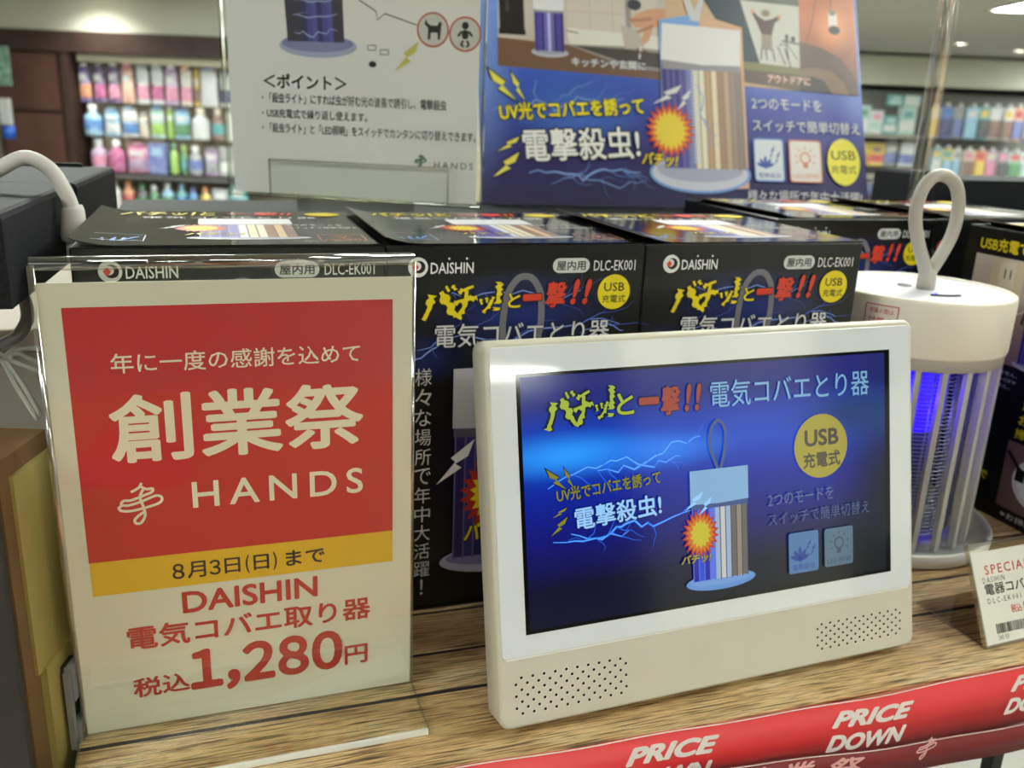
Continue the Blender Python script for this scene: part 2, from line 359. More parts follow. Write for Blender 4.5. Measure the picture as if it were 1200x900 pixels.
for hk, (a, d, w, l) in enumerate(((1.3, .45, .9, .14), (1.1, 1.7, 1.2, .5), (-1.2, 2.2, 1.2, .5), (0.2, 7.6, 1.2, .6), (1.9, 9.6, 1.2, .6), (-1.2, 7.0, 1.2, .5), (3.0, 11.4, 1.2, .5), (8.6, 8.6, 1.2, .6), (-3.6, 6.2, 1.2, .5), (6.0, 6.1, 1.0, .4), (3.6, 3.2, 1.1, .6), (-4.0, 4.4, 1.2, .6), (0.6, 5.2, 1.2, .6), (-1.7, -0.9, 1.2, .34), (0.6, -1.2, 1.2, .12), (-1.2, -3.2, 1.2, .3), (2.6, -2.4, 1.2, .3), (4.7, -5.0, 1.0, .5), (4.5, -6.6, 1.0, .5))):
    ceiling_light(a, d, w, l, 'unseen ceiling panel added for light, %s one of those lighting the display' % ORD[hk], HID)
def downlight(a, d, label, e=30, r=.06, spot=None):
    t = thing('downlight', label, 'light', bgp(a, d, CEIL_Z), (0, 0, BGROT))
    b = MB(); b.lathe([(r*1.3, 0), (r*1.3, -.012), (r, -.014), (r*.95, -.004)], m_white, 20); b.build('trim_ring', t)
    b = MB(); b.add([(r*.95*math.cos(2*PI*k/16), r*.95*math.sin(2*PI*k/16), -.006) for k in range(16)], [tuple(range(16))[::-1]], mat('downlight_bulb', (255, 255, 250), .4, emit=(255, 246, 225), es=e)); b.build('bulb', t)
    if spot:
        l = D.lights.new('spot', 'SPOT'); l.energy = spot; l.spot_size = 2.3; l.spot_blend = 1; l.shadow_soft_size = .05; l.color = (1, .99, .93)
        lo = D.objects.new('lamp', l); COL.objects.link(lo); lo.parent = t; lo.location = (0, 0, -.02)
downlight(-3.95, 8.55, 'recessed downlight washing the soffit above the hanging pouches', spot=60)
downlight(6.0, 11.6, 'small round downlight beside the clear rod top')
downlight(6.9, 11.4, 'small round downlight left of the far ceiling panel')
downlight(5.0, 11.0, 'small round downlight right of the blue poster, dimmest')
for (x, y, lb) in ((1.52, -1.68, 'over the narrow pillar'), (2.0, -1.8, 'over the wide pillar'), (3.0, -1.9, 'over the third pillar')):  # added spots that brighten the unseen pillars for the screen's reflection
    v = Vector((x, y, 0)); downlight(v.dot(LAT), v.dot(HEAD), 'unseen downlight added behind the camera ' + lb, spot=55)
# ------------------------------------------------------------------ left wall fixture: brown header, brown door panels
def bgthing(name, label, cat, a, d, z, grp=None): return thing(name, label, cat, bgp(a, d, z), (0, 0, BGROT), grp)
t = bgthing('wood_wall_unit', 'dark brown wooden wall unit left of the hanging pouches', 'cabinet', -5.0, 8.9, FLOOR_Z)
b = MB(); b.box(-.05, 0, 0, .69, .4, 1.775, m_brown); b.build('carcass', t)
for z0_, z1_ in ((1.775-.53, 1.775-.02), (.25, 1.775-.57)):
    b = MB(); b.box(.0, -.03, z0_, .57, 0, z1_, mat('brown_door_panel', (92, 62, 48), .45, noise=(8, (80, 52, 42)))); b.build('door', t)
b = MB(); b.box(.62, -.04, 0, .69, 0, 1.775, m_brown); b.build('pilaster', t)
t = bgthing('wood_header', 'long dark brown wooden header above the hanging pouches', 'header', -5.2, 8.85, .68)
b = MB(); b.box(0, 0, 0, 5.7, .45, .184, m_brown); b.build('board', t)
b = MB(); b.tube([(0, 0, 0), (0, 0, 1.75)], .035, mat('pale_grey_metal', (150, 155, 155), .35, metal=.4), 12); o = b.build('metal_pole'); o.location = bgp(-4.75, 8.2, FLOOR_Z); tag(o, 'pale grey upright pole at the far left beside the brown panel', 'pole')
t = bgthing('hanging_banner', 'small dark green hanging banner at the top left corner', 'banner', -4.62, 8.3, .35)
b = MB(); b.box(-.06, 0, 0, .06, .01, .33, mat('green_cloth', (40, 92, 62), .8, noise=(20, (150, 180, 160)))); b.build('cloth', t)
t = bgthing('blue_tag_holder', 'grey pole holder with a round blue tag at the left edge', 'holder', -4.52, 8.1, -.1)
b = MB(); b.lathe([(0, 0), (.05, 0), (.05, .11), (0, .11)], mat('blue_tag', (20, 80, 170), .4), 16); b.build('tag', t)
b = MB(); b.box(-.05, -.03, .12, .03, .03, .34, mat('grey_tag', (170, 172, 168), .5)); b.build('clip', t)

t = bgthing('price_rail', 'pale cream rail running above the top row of hanging pouches', 'rail', -4.28, 8.98, .60)
b = MB(); b.box(0, 0, 0, 4.5, .02, .075, mat('cream_rail', (206, 200, 172), .5)); b.build('rail', t)
t = bgthing('pegboard', 'beige pegboard behind the hanging pouches of the left wall', 'board', -4.28, 9.13, -.9)
b = MB(); b.box(0, 0, 0, 4.7, .02, 1.56, m_peg); b.build('panel', t)
t = bgthing('backing_board', 'pale grey back panel behind the packs of the far right wall', 'board', 4.2, 12.93, -.95)
b = MB(); b.box(0, 0, 0, 4.6, .02, 1.74, mat('pale_back_panel', (118, 118, 112), .6)); b.build('panel', t)
# hanging pouches and bottles
CN = {'purple': (90, 60, 120), 'violet': (96, 70, 150), 'pink': (226, 130, 170), 'magenta': (190, 60, 130), 'peach': (235, 180, 150), 'orange': (235, 140, 80), 'white': (228, 232, 232), 'navy': (40, 40, 120),
      'blue': (40, 120, 210), 'sky': (140, 200, 235), 'teal': (60, 160, 165), 'lime': (150, 210, 60), 'green': (50, 130, 70), 'yellow': (235, 200, 60), 'red': (200, 50, 50), 'grey': (150, 155, 160), 'brown': (120, 80, 70), 'slate': (90, 110, 190), 'mint': (175, 215, 205), 'lilac': (190, 160, 200), 'cream': (225, 215, 190), 'dark': (45, 45, 55)}
def cm(n): return mat('pack_'+n, CN[n], .3, noise=(30.0, tuple(min(255, int(c*.45+135)) for c in CN[n])))
def pouch(w, h, body, band, cap, kind):
    b = MB(); nx, nz = 6, 8
    if kind == 'pouch':
        def P(i, j, s_):
            u = i/nx*2-1; v = j/nz; th = .035*max(0, 1-u*u)**.6*math.sin(PI*min(1, v*1.15+.05))**.7*(w/.17); ww = w/2*(1-.10*(v > .85))
            return (u*ww*(1-.06*math.sin(PI*v)), s_*th, h*v)
        for s_ in (-1, 1):
            for j in range(nz):
                mt = cm(band) if 1 <= j <= 3 else cm(body); vs_ = []
                for i in range(nx):
                    q = [P(i, j, s_), P(i+1, j, s_), P(i+1, j+1, s_), P(i, j+1, s_)]; b.add(q if s_ < 0 else q[::-1], [(0, 1, 2, 3)], mt, True)
        b.box(-w*.22, -.008, h*.99, w*.22, .008, h*1.06, cm(cap))
        b.lathe([(0, h*.62), (w*.26, h*.62), (w*.26, h*.621), (0, h*.622)], cm('white'), 8) if False else None
        b.box(-w*.30, -.037*(w/.17), h*.60, w*.30, -.030*(w/.17), h*.78, cm('white'))
    elif kind == 'bottle':
        b.lathe([(0, 0), (w*.45, 0), (w*.5, h*.03), (w*.5, h*.20)], cm(body), 14); b.lathe([(w*.505, h*.20), (w*.505, h*.52)], cm(band), 14)
        b.lathe([(w*.5, h*.52), (w*.48, h*.62), (w*.22, h*.76), (w*.18, h*.80)], cm(body), 14); b.lathe([(w*.24, h*.79), (w*.24, h), (0, h)], cm(cap), 14)
    elif kind == 'box':
        b.box(-w/2, -.05, 0, w/2, .05, h, cm(body)); b.box(-w*.46, -.052, h*.15, w*.46, -.049, h*.5, cm(band)); b.box(-w*.3, -.053, h*.6, w*.3, -.049, h*.85, cm(cap))
    elif kind == 'card':
        b.box(-w/2, -.004, 0, w/2, .004, h, cm(body)); b.box(-w*.4, -.03, h*.08, w*.4, -.003, h*.6, cm(band)); b.box(-w*.35, -.006, h*.68, w*.35, -.003, h*.9, cm(cap)); b.lathe([(0, h*.98), (w*.16, h*.98), (w*.16, h*1.1), (0, h*1.1)], cm('white'), 10)
    return b
KN = {'pouch': 'detergent_pouch', 'bottle': 'detergent_bottle', 'box': 'product_carton', 'card': 'blister_pack'}
KW = {'pouch': 'refill pouch', 'bottle': 'capped bottle', 'box': 'carton', 'card': 'blister pack'}
KC = {'pouch': 'pouch', 'bottle': 'bottle', 'box': 'box', 'card': 'pack'}
def row(where, a0, z0, d, items, grp, gap=.02):
    a = a0
    for i, (k, w, h, body, band, cap) in enumerate(items):
        o = pouch(w, h, body, band, cap, k).build(KN[k]); o.location = bgp(a+w/2, d+.01*(i % 3), z0); o.rotation_euler = (0, 0, BGROT+random.uniform(-.08, .08))
        c2 = '' if band == body else ' and '+band
        tag(o, '%s%s %s, %s from left in %s' % (body, c2, KW[k], ORD[i], where), KC[k], grp); a += w+gap
lw = 'left wall'
row(lw+"'s top row", -4.29, .235, 9.0, [('pouch', .115, .33, 'violet', 'orange', 'white'), ('pouch', .12, .33, 'purple', 'magenta', 'grey'), ('pouch', .12, .34, 'purple', 'pink', 'white'), ('pouch', .125, .34, 'peach', 'peach', 'pink'), ('pouch', .12, .35, 'white', 'pink', 'grey'),
    ('pouch', .12, .35, 'white', 'magenta', 'white'), ('pouch', .13, .34, 'lilac', 'pink', 'white'), ('pouch', .11, .34, 'cream', 'pink', 'orange'), ('pouch', .05, .32, 'yellow', 'brown', 'yellow'), ('pouch', .165, .34, 'white', 'white', 'navy'), ('pouch', .14, .32, 'white', 'navy', 'navy')], 'packs in the top row of the left wall', .018)
row(lw+"'s second row", -4.27, -.08, 9.0, [('bottle', .17, .29, 'sky', 'blue', 'white'), ('pouch', .15, .25, 'sky', 'white', 'sky'), ('pouch', .15, .27, 'white', 'blue', 'sky'), ('pouch', .09, .22, 'cream', 'cream', 'white'), ('pouch', .14, .28, 'mint', 'lime', 'blue'), ('pouch', .06, .28, 'lime', 'lime', 'white'),
    ('pouch', .15, .28, 'sky', 'green', 'navy'), ('bottle', .17, .30, 'white', 'white', 'cream'), ('bottle', .12, .30, 'brown', 'teal', 'cream'), ('pouch', .10, .28, 'white', 'white', 'grey')], 'packs in the second row of the left wall')
row(lw+"'s third row", -4.23, -.42, 9.0, [('bottle', .15, .31, 'lilac', 'pink', 'white'), ('bottle', .15, .31, 'magenta', 'magenta', 'white'), ('pouch', .22, .27, 'pink', 'lilac', 'pink'), ('box', .17, .29, 'slate', 'slate', 'sky'), ('bottle', .08, .30, 'lime', 'lime', 'green'), ('bottle', .07, .28, 'green', 'teal', 'lime'),
    ('bottle', .13, .28, 'grey', 'slate', 'white'), ('pouch', .14, .26, 'lilac', 'grey', 'grey'), ('box', .14, .28, 'grey', 'white', 'grey')], 'packs in the third row of the left wall')
row(lw+"'s lowest row", -4.05, -.78, 8.9, [('bottle', .12, .30, 'white', 'white', 'cream'), ('bottle', .11, .30, 'orange', 'red', 'orange'), ('bottle', .11, .27, 'dark', 'green', 'green'), ('bottle', .10, .26, 'green', 'green', 'white'), ('bottle', .12, .29, 'sky', 'green', 'white'), ('bottle', .11, .29, 'teal', 'blue', 'sky'),
    ('bottle', .09, .27, 'blue', 'green', 'navy'), ('bottle', .11, .26, 'yellow', 'navy', 'orange'), ('box', .16, .25, 'grey', 'white', 'white'), ('box', .16, .3, 'teal', 'grey', 'white')], 'bottles in the lowest row of the left wall')
for z in (-.80, -.44):
    t = bgthing('wall_shelf', 'dark metal shelf under the %s row of packs on the left wall' % ('lowest' if z < -.5 else 'third'), 'shelf', -4.25, 8.8, z)
    b = MB(); b.box(0, 0, -.03, 2.4, .32, 0, m_grey); b.build('board', t)
# right wall
rw = 'far right wall'
for (z, a, w, lb) in ((.215, 4.3, 1.15, 'upper'), (-.33, 4.3, 3.4, 'lower')):
    t = bgthing('wall_shelf', 'pale metal shelf, the %s one on the far right wall' % lb, 'shelf', a, 12.5, z); b = MB(); b.box(0, 0, -.035, w, .42, 0, mat('pale_shelf', (176, 172, 158), .5)); b.build('board', t)
row(rw+"'s upper shelf", 4.5, .225, 12.7, [('box', .20, .36, 'mint', 'white', 'green'), ('box', .17, .30, 'white', 'mint', 'pink'), ('box', .19, .24, 'teal', 'white', 'mint'), ('box', .22, .36, 'mint', 'white', 'teal')], 'cartons on the upper shelf of the far wall', .015)
row(rw+"'s stacked tier", 4.92, .595, 12.7, [('box', .19, .14, 'teal', 'mint', 'mint'), ('box', .22, .14, 'mint', 'white', 'white')], 'cartons stacked on the upper shelf of the far wall')
row(rw+"'s yellow row", 4.55, -.20, 12.7, [('box', .2, .30, 'yellow', 'red', 'yellow'), ('box', .2, .30, 'yellow', 'red', 'brown'), ('pouch', .2, .34, 'grey', 'slate', 'white'), ('pouch', .2, .34, 'white', 'slate', 'grey')], 'yellow and grey packs on the far wall', .015)
row(rw+"'s purple row", 4.6, -.60, 12.7, [('pouch', .17, .26, 'slate', 'yellow', 'white'), ('pouch', .17, .26, 'violet', 'slate', 'white'), ('bottle', .16, .27, 'purple', 'violet', 'white'), ('bottle', .16, .27, 'slate', 'purple', 'pink'), ('bottle', .16, .27, 'violet', 'violet', 'white'), ('pouch', .17, .26, 'white', 'mint', 'sky')], 'purple packs on the far wall', .015)
row(rw+"'s hanging top row", 5.52, .20, 12.7, [('card', .14, .40, 'cream', 'yellow', 'white'), ('card', .17, .42, 'slate', 'navy', 'blue'), ('card', .15, .42, 'grey', 'slate', 'grey'), ('card', .17, .42, 'sky', 'sky', 'white'), ('card', .15, .43, 'teal', 'dark', 'yellow'), ('card', .17, .43, 'white', 'brown', 'white'), ('card', .12, .43, 'white', 'brown', 'yellow'), ('card', .14, .44, 'peach', 'slate', 'red'), ('card', .15, .43, 'violet', 'grey', 'white')], 'packs hanging in the top row of the far wall', .01)
row(rw+"'s hanging lower row", 5.62, -.31, 12.7, [('card', .16, .38, 'sky', 'white', 'yellow'), ('card', .14, .38, 'yellow', 'sky', 'teal'), ('card', .12, .37, 'white', 'sky', 'grey'), ('card', .16, .37, 'cream', 'brown', 'pink'), ('card', .15, .37, 'orange', 'yellow', 'red'), ('card', .15, .37, 'lilac', 'pink', 'cream'), ('card', .14, .37, 'grey', 'dark', 'pink'), ('card', .17, .37, 'mint', 'green', 'red'), ('card', .12, .37, 'white', 'mint', 'red')], 'packs hanging in the lower row of the far wall', .01)
row(rw+"'s bottom shelf", 5.7, -.66, 12.6, [('bottle', .17, .28, 'mint', 'white', 'teal'), ('bottle', .17, .28, 'yellow', 'white', 'red'), ('bottle', .17, .28, 'white', 'teal', 'white'), ('bottle', .17, .28, 'teal', 'mint', 'white'), ('bottle', .17, .28, 'cream', 'pink', 'white'), ('bottle', .17, .28, 'white', 'grey', 'sky'), ('bottle', .17, .28, 'sky', 'white', 'blue')], 'bottles on the bottom shelf of the far wall', .01)

# ------------------------------------------------------------------ wooden shelf top of planks
def wood():
    m = D.materials.new('weathered_wood'); m.use_nodes = True; nt = m.node_tree; b = nt.nodes['Principled BSDF']; L = nt.links.new
    tc = nt.nodes.new('ShaderNodeTexCoord'); oi = nt.nodes.new('ShaderNodeObjectInfo')
    off = nt.nodes.new('ShaderNodeVectorMath'); off.operation = 'ADD'; L(tc.outputs['Object'], off.inputs[0]); L(oi.outputs['Location'], off.inputs[1])
    def nz(sc, scale, det, dist=0.0):
        mp = nt.nodes.new('ShaderNodeMapping'); mp.inputs['Scale'].default_value = sc; L(off.outputs[0], mp.inputs[0])
        n = nt.nodes.new('ShaderNodeTexNoise'); n.inputs['Scale'].default_value = scale; n.inputs['Detail'].default_value = det; n.inputs['Distortion'].default_value = dist; L(mp.outputs[0], n.inputs['Vector']); return n.outputs['Fac']
    def ramp(src, stops):
        r = nt.nodes.new('ShaderNodeValToRGB'); L(src, r.inputs[0]); cr = r.color_ramp
        while len(cr.elements) < len(stops): cr.elements.new(.5)
        for e, (p, c) in zip(cr.elements, stops): e.position = p
        for e, (p, c) in zip(cr.elements, stops): e.color = rgb(*c)
        return r.outputs[0]
    def mul(a, c, f):
        x = nt.nodes.new('ShaderNodeMix'); x.data_type = 'RGBA'; x.blend_type = 'MULTIPLY'; x.inputs[0].default_value = f; L(a, x.inputs[6]); L(c, x.inputs[7]); return x.outputs[2]
    base = ramp(nz((1, 6, 6), 12, 5, .4), [(.28, (196, 160, 114)), (.5, (234, 202, 150)), (.72, (250, 230, 188))])
    streak = nz((1, 34, 34), 28, 7, .10); s1 = ramp(streak, [(.385, (44, 32, 24)), (.425, (190, 168, 140)), (.50, (255, 255, 250))])
    fine = nz((1, 30, 30), 75, 5, .1); s2 = ramp(fine, [(.37, (70, 54, 42)), (.45, (225, 214, 200)), (.62, (255, 255, 255))])
    grey = nz((1, 3, 3), 9, 3); 
    col = mul(mul(base, s1, .85), s2, .7)
    gx = nt.nodes.new('ShaderNodeMix'); gx.data_type = 'RGBA'; g2 = ramp(grey, [(.50, (0, 0, 0)), (.72, (110, 110, 110))]); L(g2, gx.inputs[0]); L(col, gx.inputs[6]); gx.inputs[7].default_value = rgb(120, 104, 88)
    L(gx.outputs[2], b.inputs['Base Color'])
    rr = nt.nodes.new('ShaderNodeMapRange'); rr.inputs[3].default_value = .62; rr.inputs[4].default_value = .34; L(fine, rr.inputs[0]); L(rr.outputs[0], b.inputs['Roughness'])
    ad = nt.nodes.new('ShaderNodeMath'); L(streak, ad.inputs[0]); L(fine, ad.inputs[1])
    bp = nt.nodes.new('ShaderNodeBump'); bp.inputs['Strength'].default_value = .7; bp.inputs['Distance'].default_value = .0009; L(ad.outputs[0], bp.inputs['Height']); L(bp.outputs['Normal'], b.inputs['Normal'])
    return m
WOOD = wood()
m_seam = mat('dark_seam', (20, 18, 18), .8, noise=(200, (44, 40, 38)))
sh = thing('display_shelf', 'brown weathered plank shelf top carrying the screen, sign and boxes', 'shelf', (0, .3205, 0), (0, 0, -.022))
seams = [0, .037, .062, .083, .097, .148, .202, .255, .31]
seams = [0.0, .0575, .0915, .1320, .175, .222, .270, .33, .45]
SW0, SW1 = -.0665, 1.35
for i in range(len(seams)-1):
    b = MB(); y0, y1 = seams[i]+(.0 if i == 0 else .0015), seams[i+1]-.0015
    c = .0003; X0, X1 = SW0, SW1
    b.add([(X0, y0, -.012), (X1, y0, -.012), (X1, y1, -.012), (X0, y1, -.012), (X0, y0, -c), (X1, y0, -c), (X1, y1, -c), (X0, y1, -c), (X0+c, y0+c, 0), (X1-c, y0+c, 0), (X1-c, y1-c, 0), (X0+c, y1-c, 0)],
          [(0, 3, 2, 1), (0, 1, 5, 4), (1, 2, 6, 5), (2, 3, 7, 6), (3, 0, 4, 7), (4, 5, 9, 8), (5, 6, 10, 9), (6, 7, 11, 10), (7, 4, 8, 11), (8, 9, 10, 11)], WOOD)
    b.build('plank', sh)
b = MB(); b.box(SW0, .004, -.03, SW1, .45, -.0006, m_seam); b.build('base_board', sh)
b = MB()
for x in (.386, .0): b.box(x+.07, .03, -1.1, x+.078, .038, -.03, mat('black_metal', (22, 22, 24), .4))
b.build('leg', sh)

# ------------------------------------------------------------------ red price strips hanging on the shelf edge
m_red = mat('red_strip_paper', (222, 58, 62), .42, noise=(6, (214, 52, 56)), bump=(14, .3, .004)); m_wht = ink((240, 236, 230), .45)
def ribbon(t, L0, L1, ztop, zbot, mt, name, th=.0004):
    b = MB(); n = 60
    def y(x): return .0007*math.sin(x*31+.5)+.0005*math.sin(x*73)
    v = []; 
    for k in range(n+1):
        x = L0+(L1-L0)*k/n; v += [(x, y(x), zbot(x)), (x, y(x), ztop(x)), (x, y(x)+th, zbot(x)), (x, y(x)+th, ztop(x))]
    f = []
    for k in range(n):
        a, c = k*4, k*4+4; f += [(a, c, c+1, a+1), (a+2, a+3, c+3, c+2), (a+1, c+1, c+3, a+3), (a, a+2, c+2, c)]
    b.add(v, f, mt, True); b.build(name, t); return y
t = thing('price_strip', 'bright red PRICE DOWN paper strip along the shelf front edge', 'label strip', (0, .3175, 0), (0, 0, -.022))
zt = lambda x: .0035-.0125*max(0, (x-.10))+.0012*math.sin(x*18); zb = lambda x: zt(x)-.040
yy = ribbon(t, .090, .72, zt, zb, m_red, 'strip')
p = Print(lambda u, v, h: (u, yy(u)-.0003-h, v)); 
for k in range(-1, 5):
    p = Print(lambda u, v, h: (u, yy(u)-.0003-h, v))
    u0 = .1765+.1185*k-(.001 if k else 0); z0 = zt(u0+.02)-.0285
    if u0 < .09:
        p.text('N', .0925, z0-.002, .0985, z0+.010, m_wht, .03, rot=-.03, shear=.25); p.build('lettering', t); continue
    p.text('PRICE', u0+.0015, z0+.0125, u0+.0515, z0+.0232, m_wht, .05, rot=-.035, shear=.25); p.text('DOWN', u0, z0-.0022, u0+.0495, z0+.0085, m_wht, .05, rot=-.035, shear=.25)
    p.build('lettering', t)
p = Print(lambda u, v, h: (u, yy(u)-.0002-h, v)); p.line([(x, zt(x)-.0004) for x in [.09+.63*i/60 for i in range(61)]], .0008, m_wht); p.line([(x, zb(x)+.0004) for x in [.09+.63*i/60 for i in range(61)]], .0006, m_wht); p.rect(.09, zb(.09), .0912, zt(.09), m_wht); p.build('white_margin', t)
t = thing('event_strip', 'darker red festival strip hanging below the PRICE DOWN strip', 'label strip', (0, .3125, 0), (0, 0, -.022))
zt2 = lambda x: -.0215-.062*max(0, x-.22)+.0016*math.sin(x*14); zb2 = lambda x: zt2(x)-.0185 if x > .3 else zt2(x)-.0185
yy = ribbon(t, .12, .72, zt2, zb2, mat('dark_red_strip_paper', (122, 20, 24), .45, noise=(8, (114, 18, 22)), bump=(12, .3, .004)), 'strip')
p = Print(lambda u, v, h: (u, yy(u)-.0003-h, v)); m_pk = ink((232, 176, 172), .45)
p.line([(x, zt2(x)-.0003) for x in [.12+.6*i/60 for i in range(61)]], .0006, m_wht)
for i, c in enumerate('創業祭'): p.text(c, .230+.030*i, zt2(.24+.03*i)-.0165, .254+.030*i, zt2(.24+.03*i)-.002, m_pk, .02, rot=-.06, shear=.3)
def hands_mark(p, u0, v0, w, mt, lw=None, sk=0.0):
    """the looped brush strokes of the shop's hand sign"""
    h = w*1.1; lw = lw or w*.085
    for k, P in enumerate(([(.56, 1.0), (.50, .90), (.38, .83), (.30, .80)], [(.52, .92), (.66, .84), (.80, .84), (.78, .76), (.62, .70), (.30, .60), (.12, .60), (.06, .52), (.20, .48), (.50, .54), (.86, .66), (1.0, .60), (.94, .48), (.66, .40), (.30, .34), (.06, .36), (.0, .44), (.10, .50)],
                           [(.60, .86), (.50, .66), (.56, .40), (.58, .20), (.48, .03), (.36, .02), (.34, .12), (.48, .24), (.60, .30)])):
        Q = smooth_path([(x, y, 0) for x, y in P], 5); p.line([(u0+q.x*w+sk*q.y*w, v0+q.y*h) for q in Q], lw, mt, lay=(k == 0))
hands_mark(p, .348, -.0425, .012, m_pk, sk=.3); p.text('HANDS', .3375, -.0515, .3745, -.0485, m_pk, .0, rot=-.09, shear=.25, space=1.4)
p.build('lettering', t)

# ------------------------------------------------------------------ clear acrylic sign holder with the red festival sheet
SG = (-.0629, .3851, .0005); SYAW = -.0081; SLEAN = -.0171; SWD, SHT = .1526, .2215
t = thing('sign_holder', 'clear acrylic stand holding the red founding festival price sheet', 'sign', SG, (0, 0, SYAW))
tl = lambda y, z: y+z*math.sin(SLEAN)
b = MB(); b.box(0, 0, .0012, SWD, .0012, SHT-.004, clear('glossy_acrylic', (253, 254, 252), .045, .004)); b.build('front_panel', t)
b = MB(); b.box(0, .0032, .0012, SWD, .0044, SHT-.004, CLEAR); b.build('back_panel', t)
b = MB(); b.tube([(0, .0022, SHT-.0022), (SWD, .0022, SHT-.0022)], .0028, clear('acrylic_bar', (253, 252, 248), .30, .03), 14); b.build('folded_top', t)
b = MB(); b.tube([(0, .0022, .002), (0, .0022, SHT-.003)], .0016, CLEAR_EDGE, 8); b.build('side_edge', t)
b = MB(); b.tube([(SWD, .0022, .002), (SWD, .0022, SHT-.003)], .0010, CLEAR_EDGE, 8); b.build('side_edge', t)
b = MB(); b.box(-.0008, -.0375, 0, SWD-.0005, .03, .0024, CLEAR); b.build('base_plate', t)
b = MB(); b.box(-.0008, -.0390, 0, SWD-.0005, -.0375, .0026, mat('acrylic_edge_highlight', (226, 230, 222), .22, spec=.8)); b.box(-.0018, -.0390, 0, -.0008, .03, .0026, CLEAR_EDGE); b.box(SWD-.0005, -.039, 0, SWD+.0001, .03, .0026, CLEAR_EDGE); b.build('base_edge', t)  # bright edge highlight put into the front strip's opaque pale colour
b = MB(); m_paper = mat('sign_paper', (226, 224, 204), .6, noise=(3, (220, 218, 200)))
b.box(.0012, .0018, .0014, SWD-.0006, .0024, .2115, m_paper); b.build('sign_sheet', t)
p = Print(lambda u, v, h: (u, .0016-h, v)); RED = mat('sign_red', (196, 40, 44), .5); YEL = mat('sign_yellow', (226, 184, 40), .5); CRM = ink((236, 232, 208), .5); BLK = ink((22, 32, 40), .5); SR = ink((186, 52, 46), .5)
p.rect(.0094, .088, .143, .2015, RED); p.rect(.0096, .0716, .143, .088, YEL, lay=False)
p.text('年に一度の感謝を込めて', .0255, .1732, .1282, .1818, CRM, .008)
p.text('創業祭', .0225, .1330, .1296, .1640, CRM, .022); hands_mark(p, .0235, .1045, .0175, CRM, .0012)
p.text('HANDS', .0535, .1095, .1290, .1222, CRM, .012, space=1.35)
p.wide('8', .0430, .0757, .0478, .0830, BLK, .02); p.text('月', .0492, .0752, .0572, .0835, BLK, .015); p.wide('3', .0588, .0757, .0634, .0830, BLK, .02); p.text('日', .0652, .0755, .0722, .0832, BLK, .015); p.text('(', .0745, .0745, .0762, .0838, BLK, .02); p.text('日', .0780, .0755, .0850, .0832, BLK, .015); p.text(')', .0868, .0745, .0885, .0838, BLK, .02); p.text('まで', .0925, .0755, .1105, .0835, BLK, .02)
p.text('DAISHIN', .0460, .0576, .1068, .0688, SR, .022)
p.text('電気コバエ取り器', .0216, .0420, .1320, .0542, SR, .020)
p.text('税込', .0222, .0168, .0467, .0272, SR, .022); p.wide('1,280', .0480, .0172, .1172, .0372, SR, .036, .13); p.text('円', .1190, .0172, .1304, .0280, SR, .022)
p.build('printed_text', t)

# ------------------------------------------------------------------ cream digital signage screen
TB = (.1203, .3310, .005); TY = .0259; TL = .2299; TW, TH = .2485, .1835
t = thing('digital_display', 'cream white digital signage screen playing the blue lamp advert', 'screen', TB, (-TL, 0, TY))
cream = mat('cream_plastic', (202, 201, 184), .42, noise=(30, (196, 195, 178)), bump=(600, .06, .0003)); glassw = mat('white_glass_bezel', (220, 227, 230), .04, coat=.6, spec=.7)
b = MB(); b.rbox(0, 0, 0, TW, .019, TH, cream, r=.0055, n=6, br=.0016); b.build('housing', t)
b = MB(); b.rbox(.0020, -.0006, .0345, TW-.0022, .002, TH-.0028, glassw, r=.0022, n=4, br=.0003); b.build('glass_bezel', t)
b = MB(); b.box(.004, -.0004, .0336, TW-.004, .001, .0345, mat('bezel_lip', (230, 232, 226), .2)); b.build('bezel_lip', t)
b = MB(); b.box(.03, .019, .03, .21, .024, .15, cream); b.build('back_cover', t)
b = MB(); b.tube([(.12, .02, .12), (.12, .105, .0215)], .004, cream, 10); b.build('stand_leg', t)
# screen picture
SE = .70
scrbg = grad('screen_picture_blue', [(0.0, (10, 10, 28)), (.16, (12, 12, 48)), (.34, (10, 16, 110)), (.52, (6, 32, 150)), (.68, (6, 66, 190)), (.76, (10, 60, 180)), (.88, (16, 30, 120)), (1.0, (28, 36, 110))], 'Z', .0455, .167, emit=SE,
    extra=[(.040, .128, .060, .014, (40, 150, 250)), (.090, .126, .050, .012, (30, 120, 235)), (.23, .09, .045, .10, (8, 14, 30)), (.215, .05, .10, .05, (16, 18, 26)), (.21, .135, .06, .02, (8, 50, 110)), (.05, .05, .06, .03, (12, 10, 40))])  # dark right side: viewing-angle falloff put into the picture colours
p = Print(lambda u, v, h: (u, -.00065-h, v))
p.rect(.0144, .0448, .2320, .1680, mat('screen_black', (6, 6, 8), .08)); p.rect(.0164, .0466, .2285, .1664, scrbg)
gY = glow((158, 178, 60), SE); gYd = glow((128, 128, 50), SE); gK = glow((14, 18, 40), SE); gRd = glow((150, 62, 50), SE); gC = glow((120, 168, 200), SE); gB = glow((150, 200, 255), SE); gU = glow((160, 150, 60), SE); gUd = glow((70, 66, 60), SE)
gA = glow((40, 110, 235), SE); gA2 = glow((100, 180, 255), SE)
p.arc([(.055, .119), (.075, .119), (.095, .128), (.112, .131)], .0012, gA, gA2, seed=3, forks=6); p.arc([(.028, .112), (.048, .121), (.066, .124), (.085, .119), (.1, .122)], .0011, gA, gA2, seed=5, forks=4)
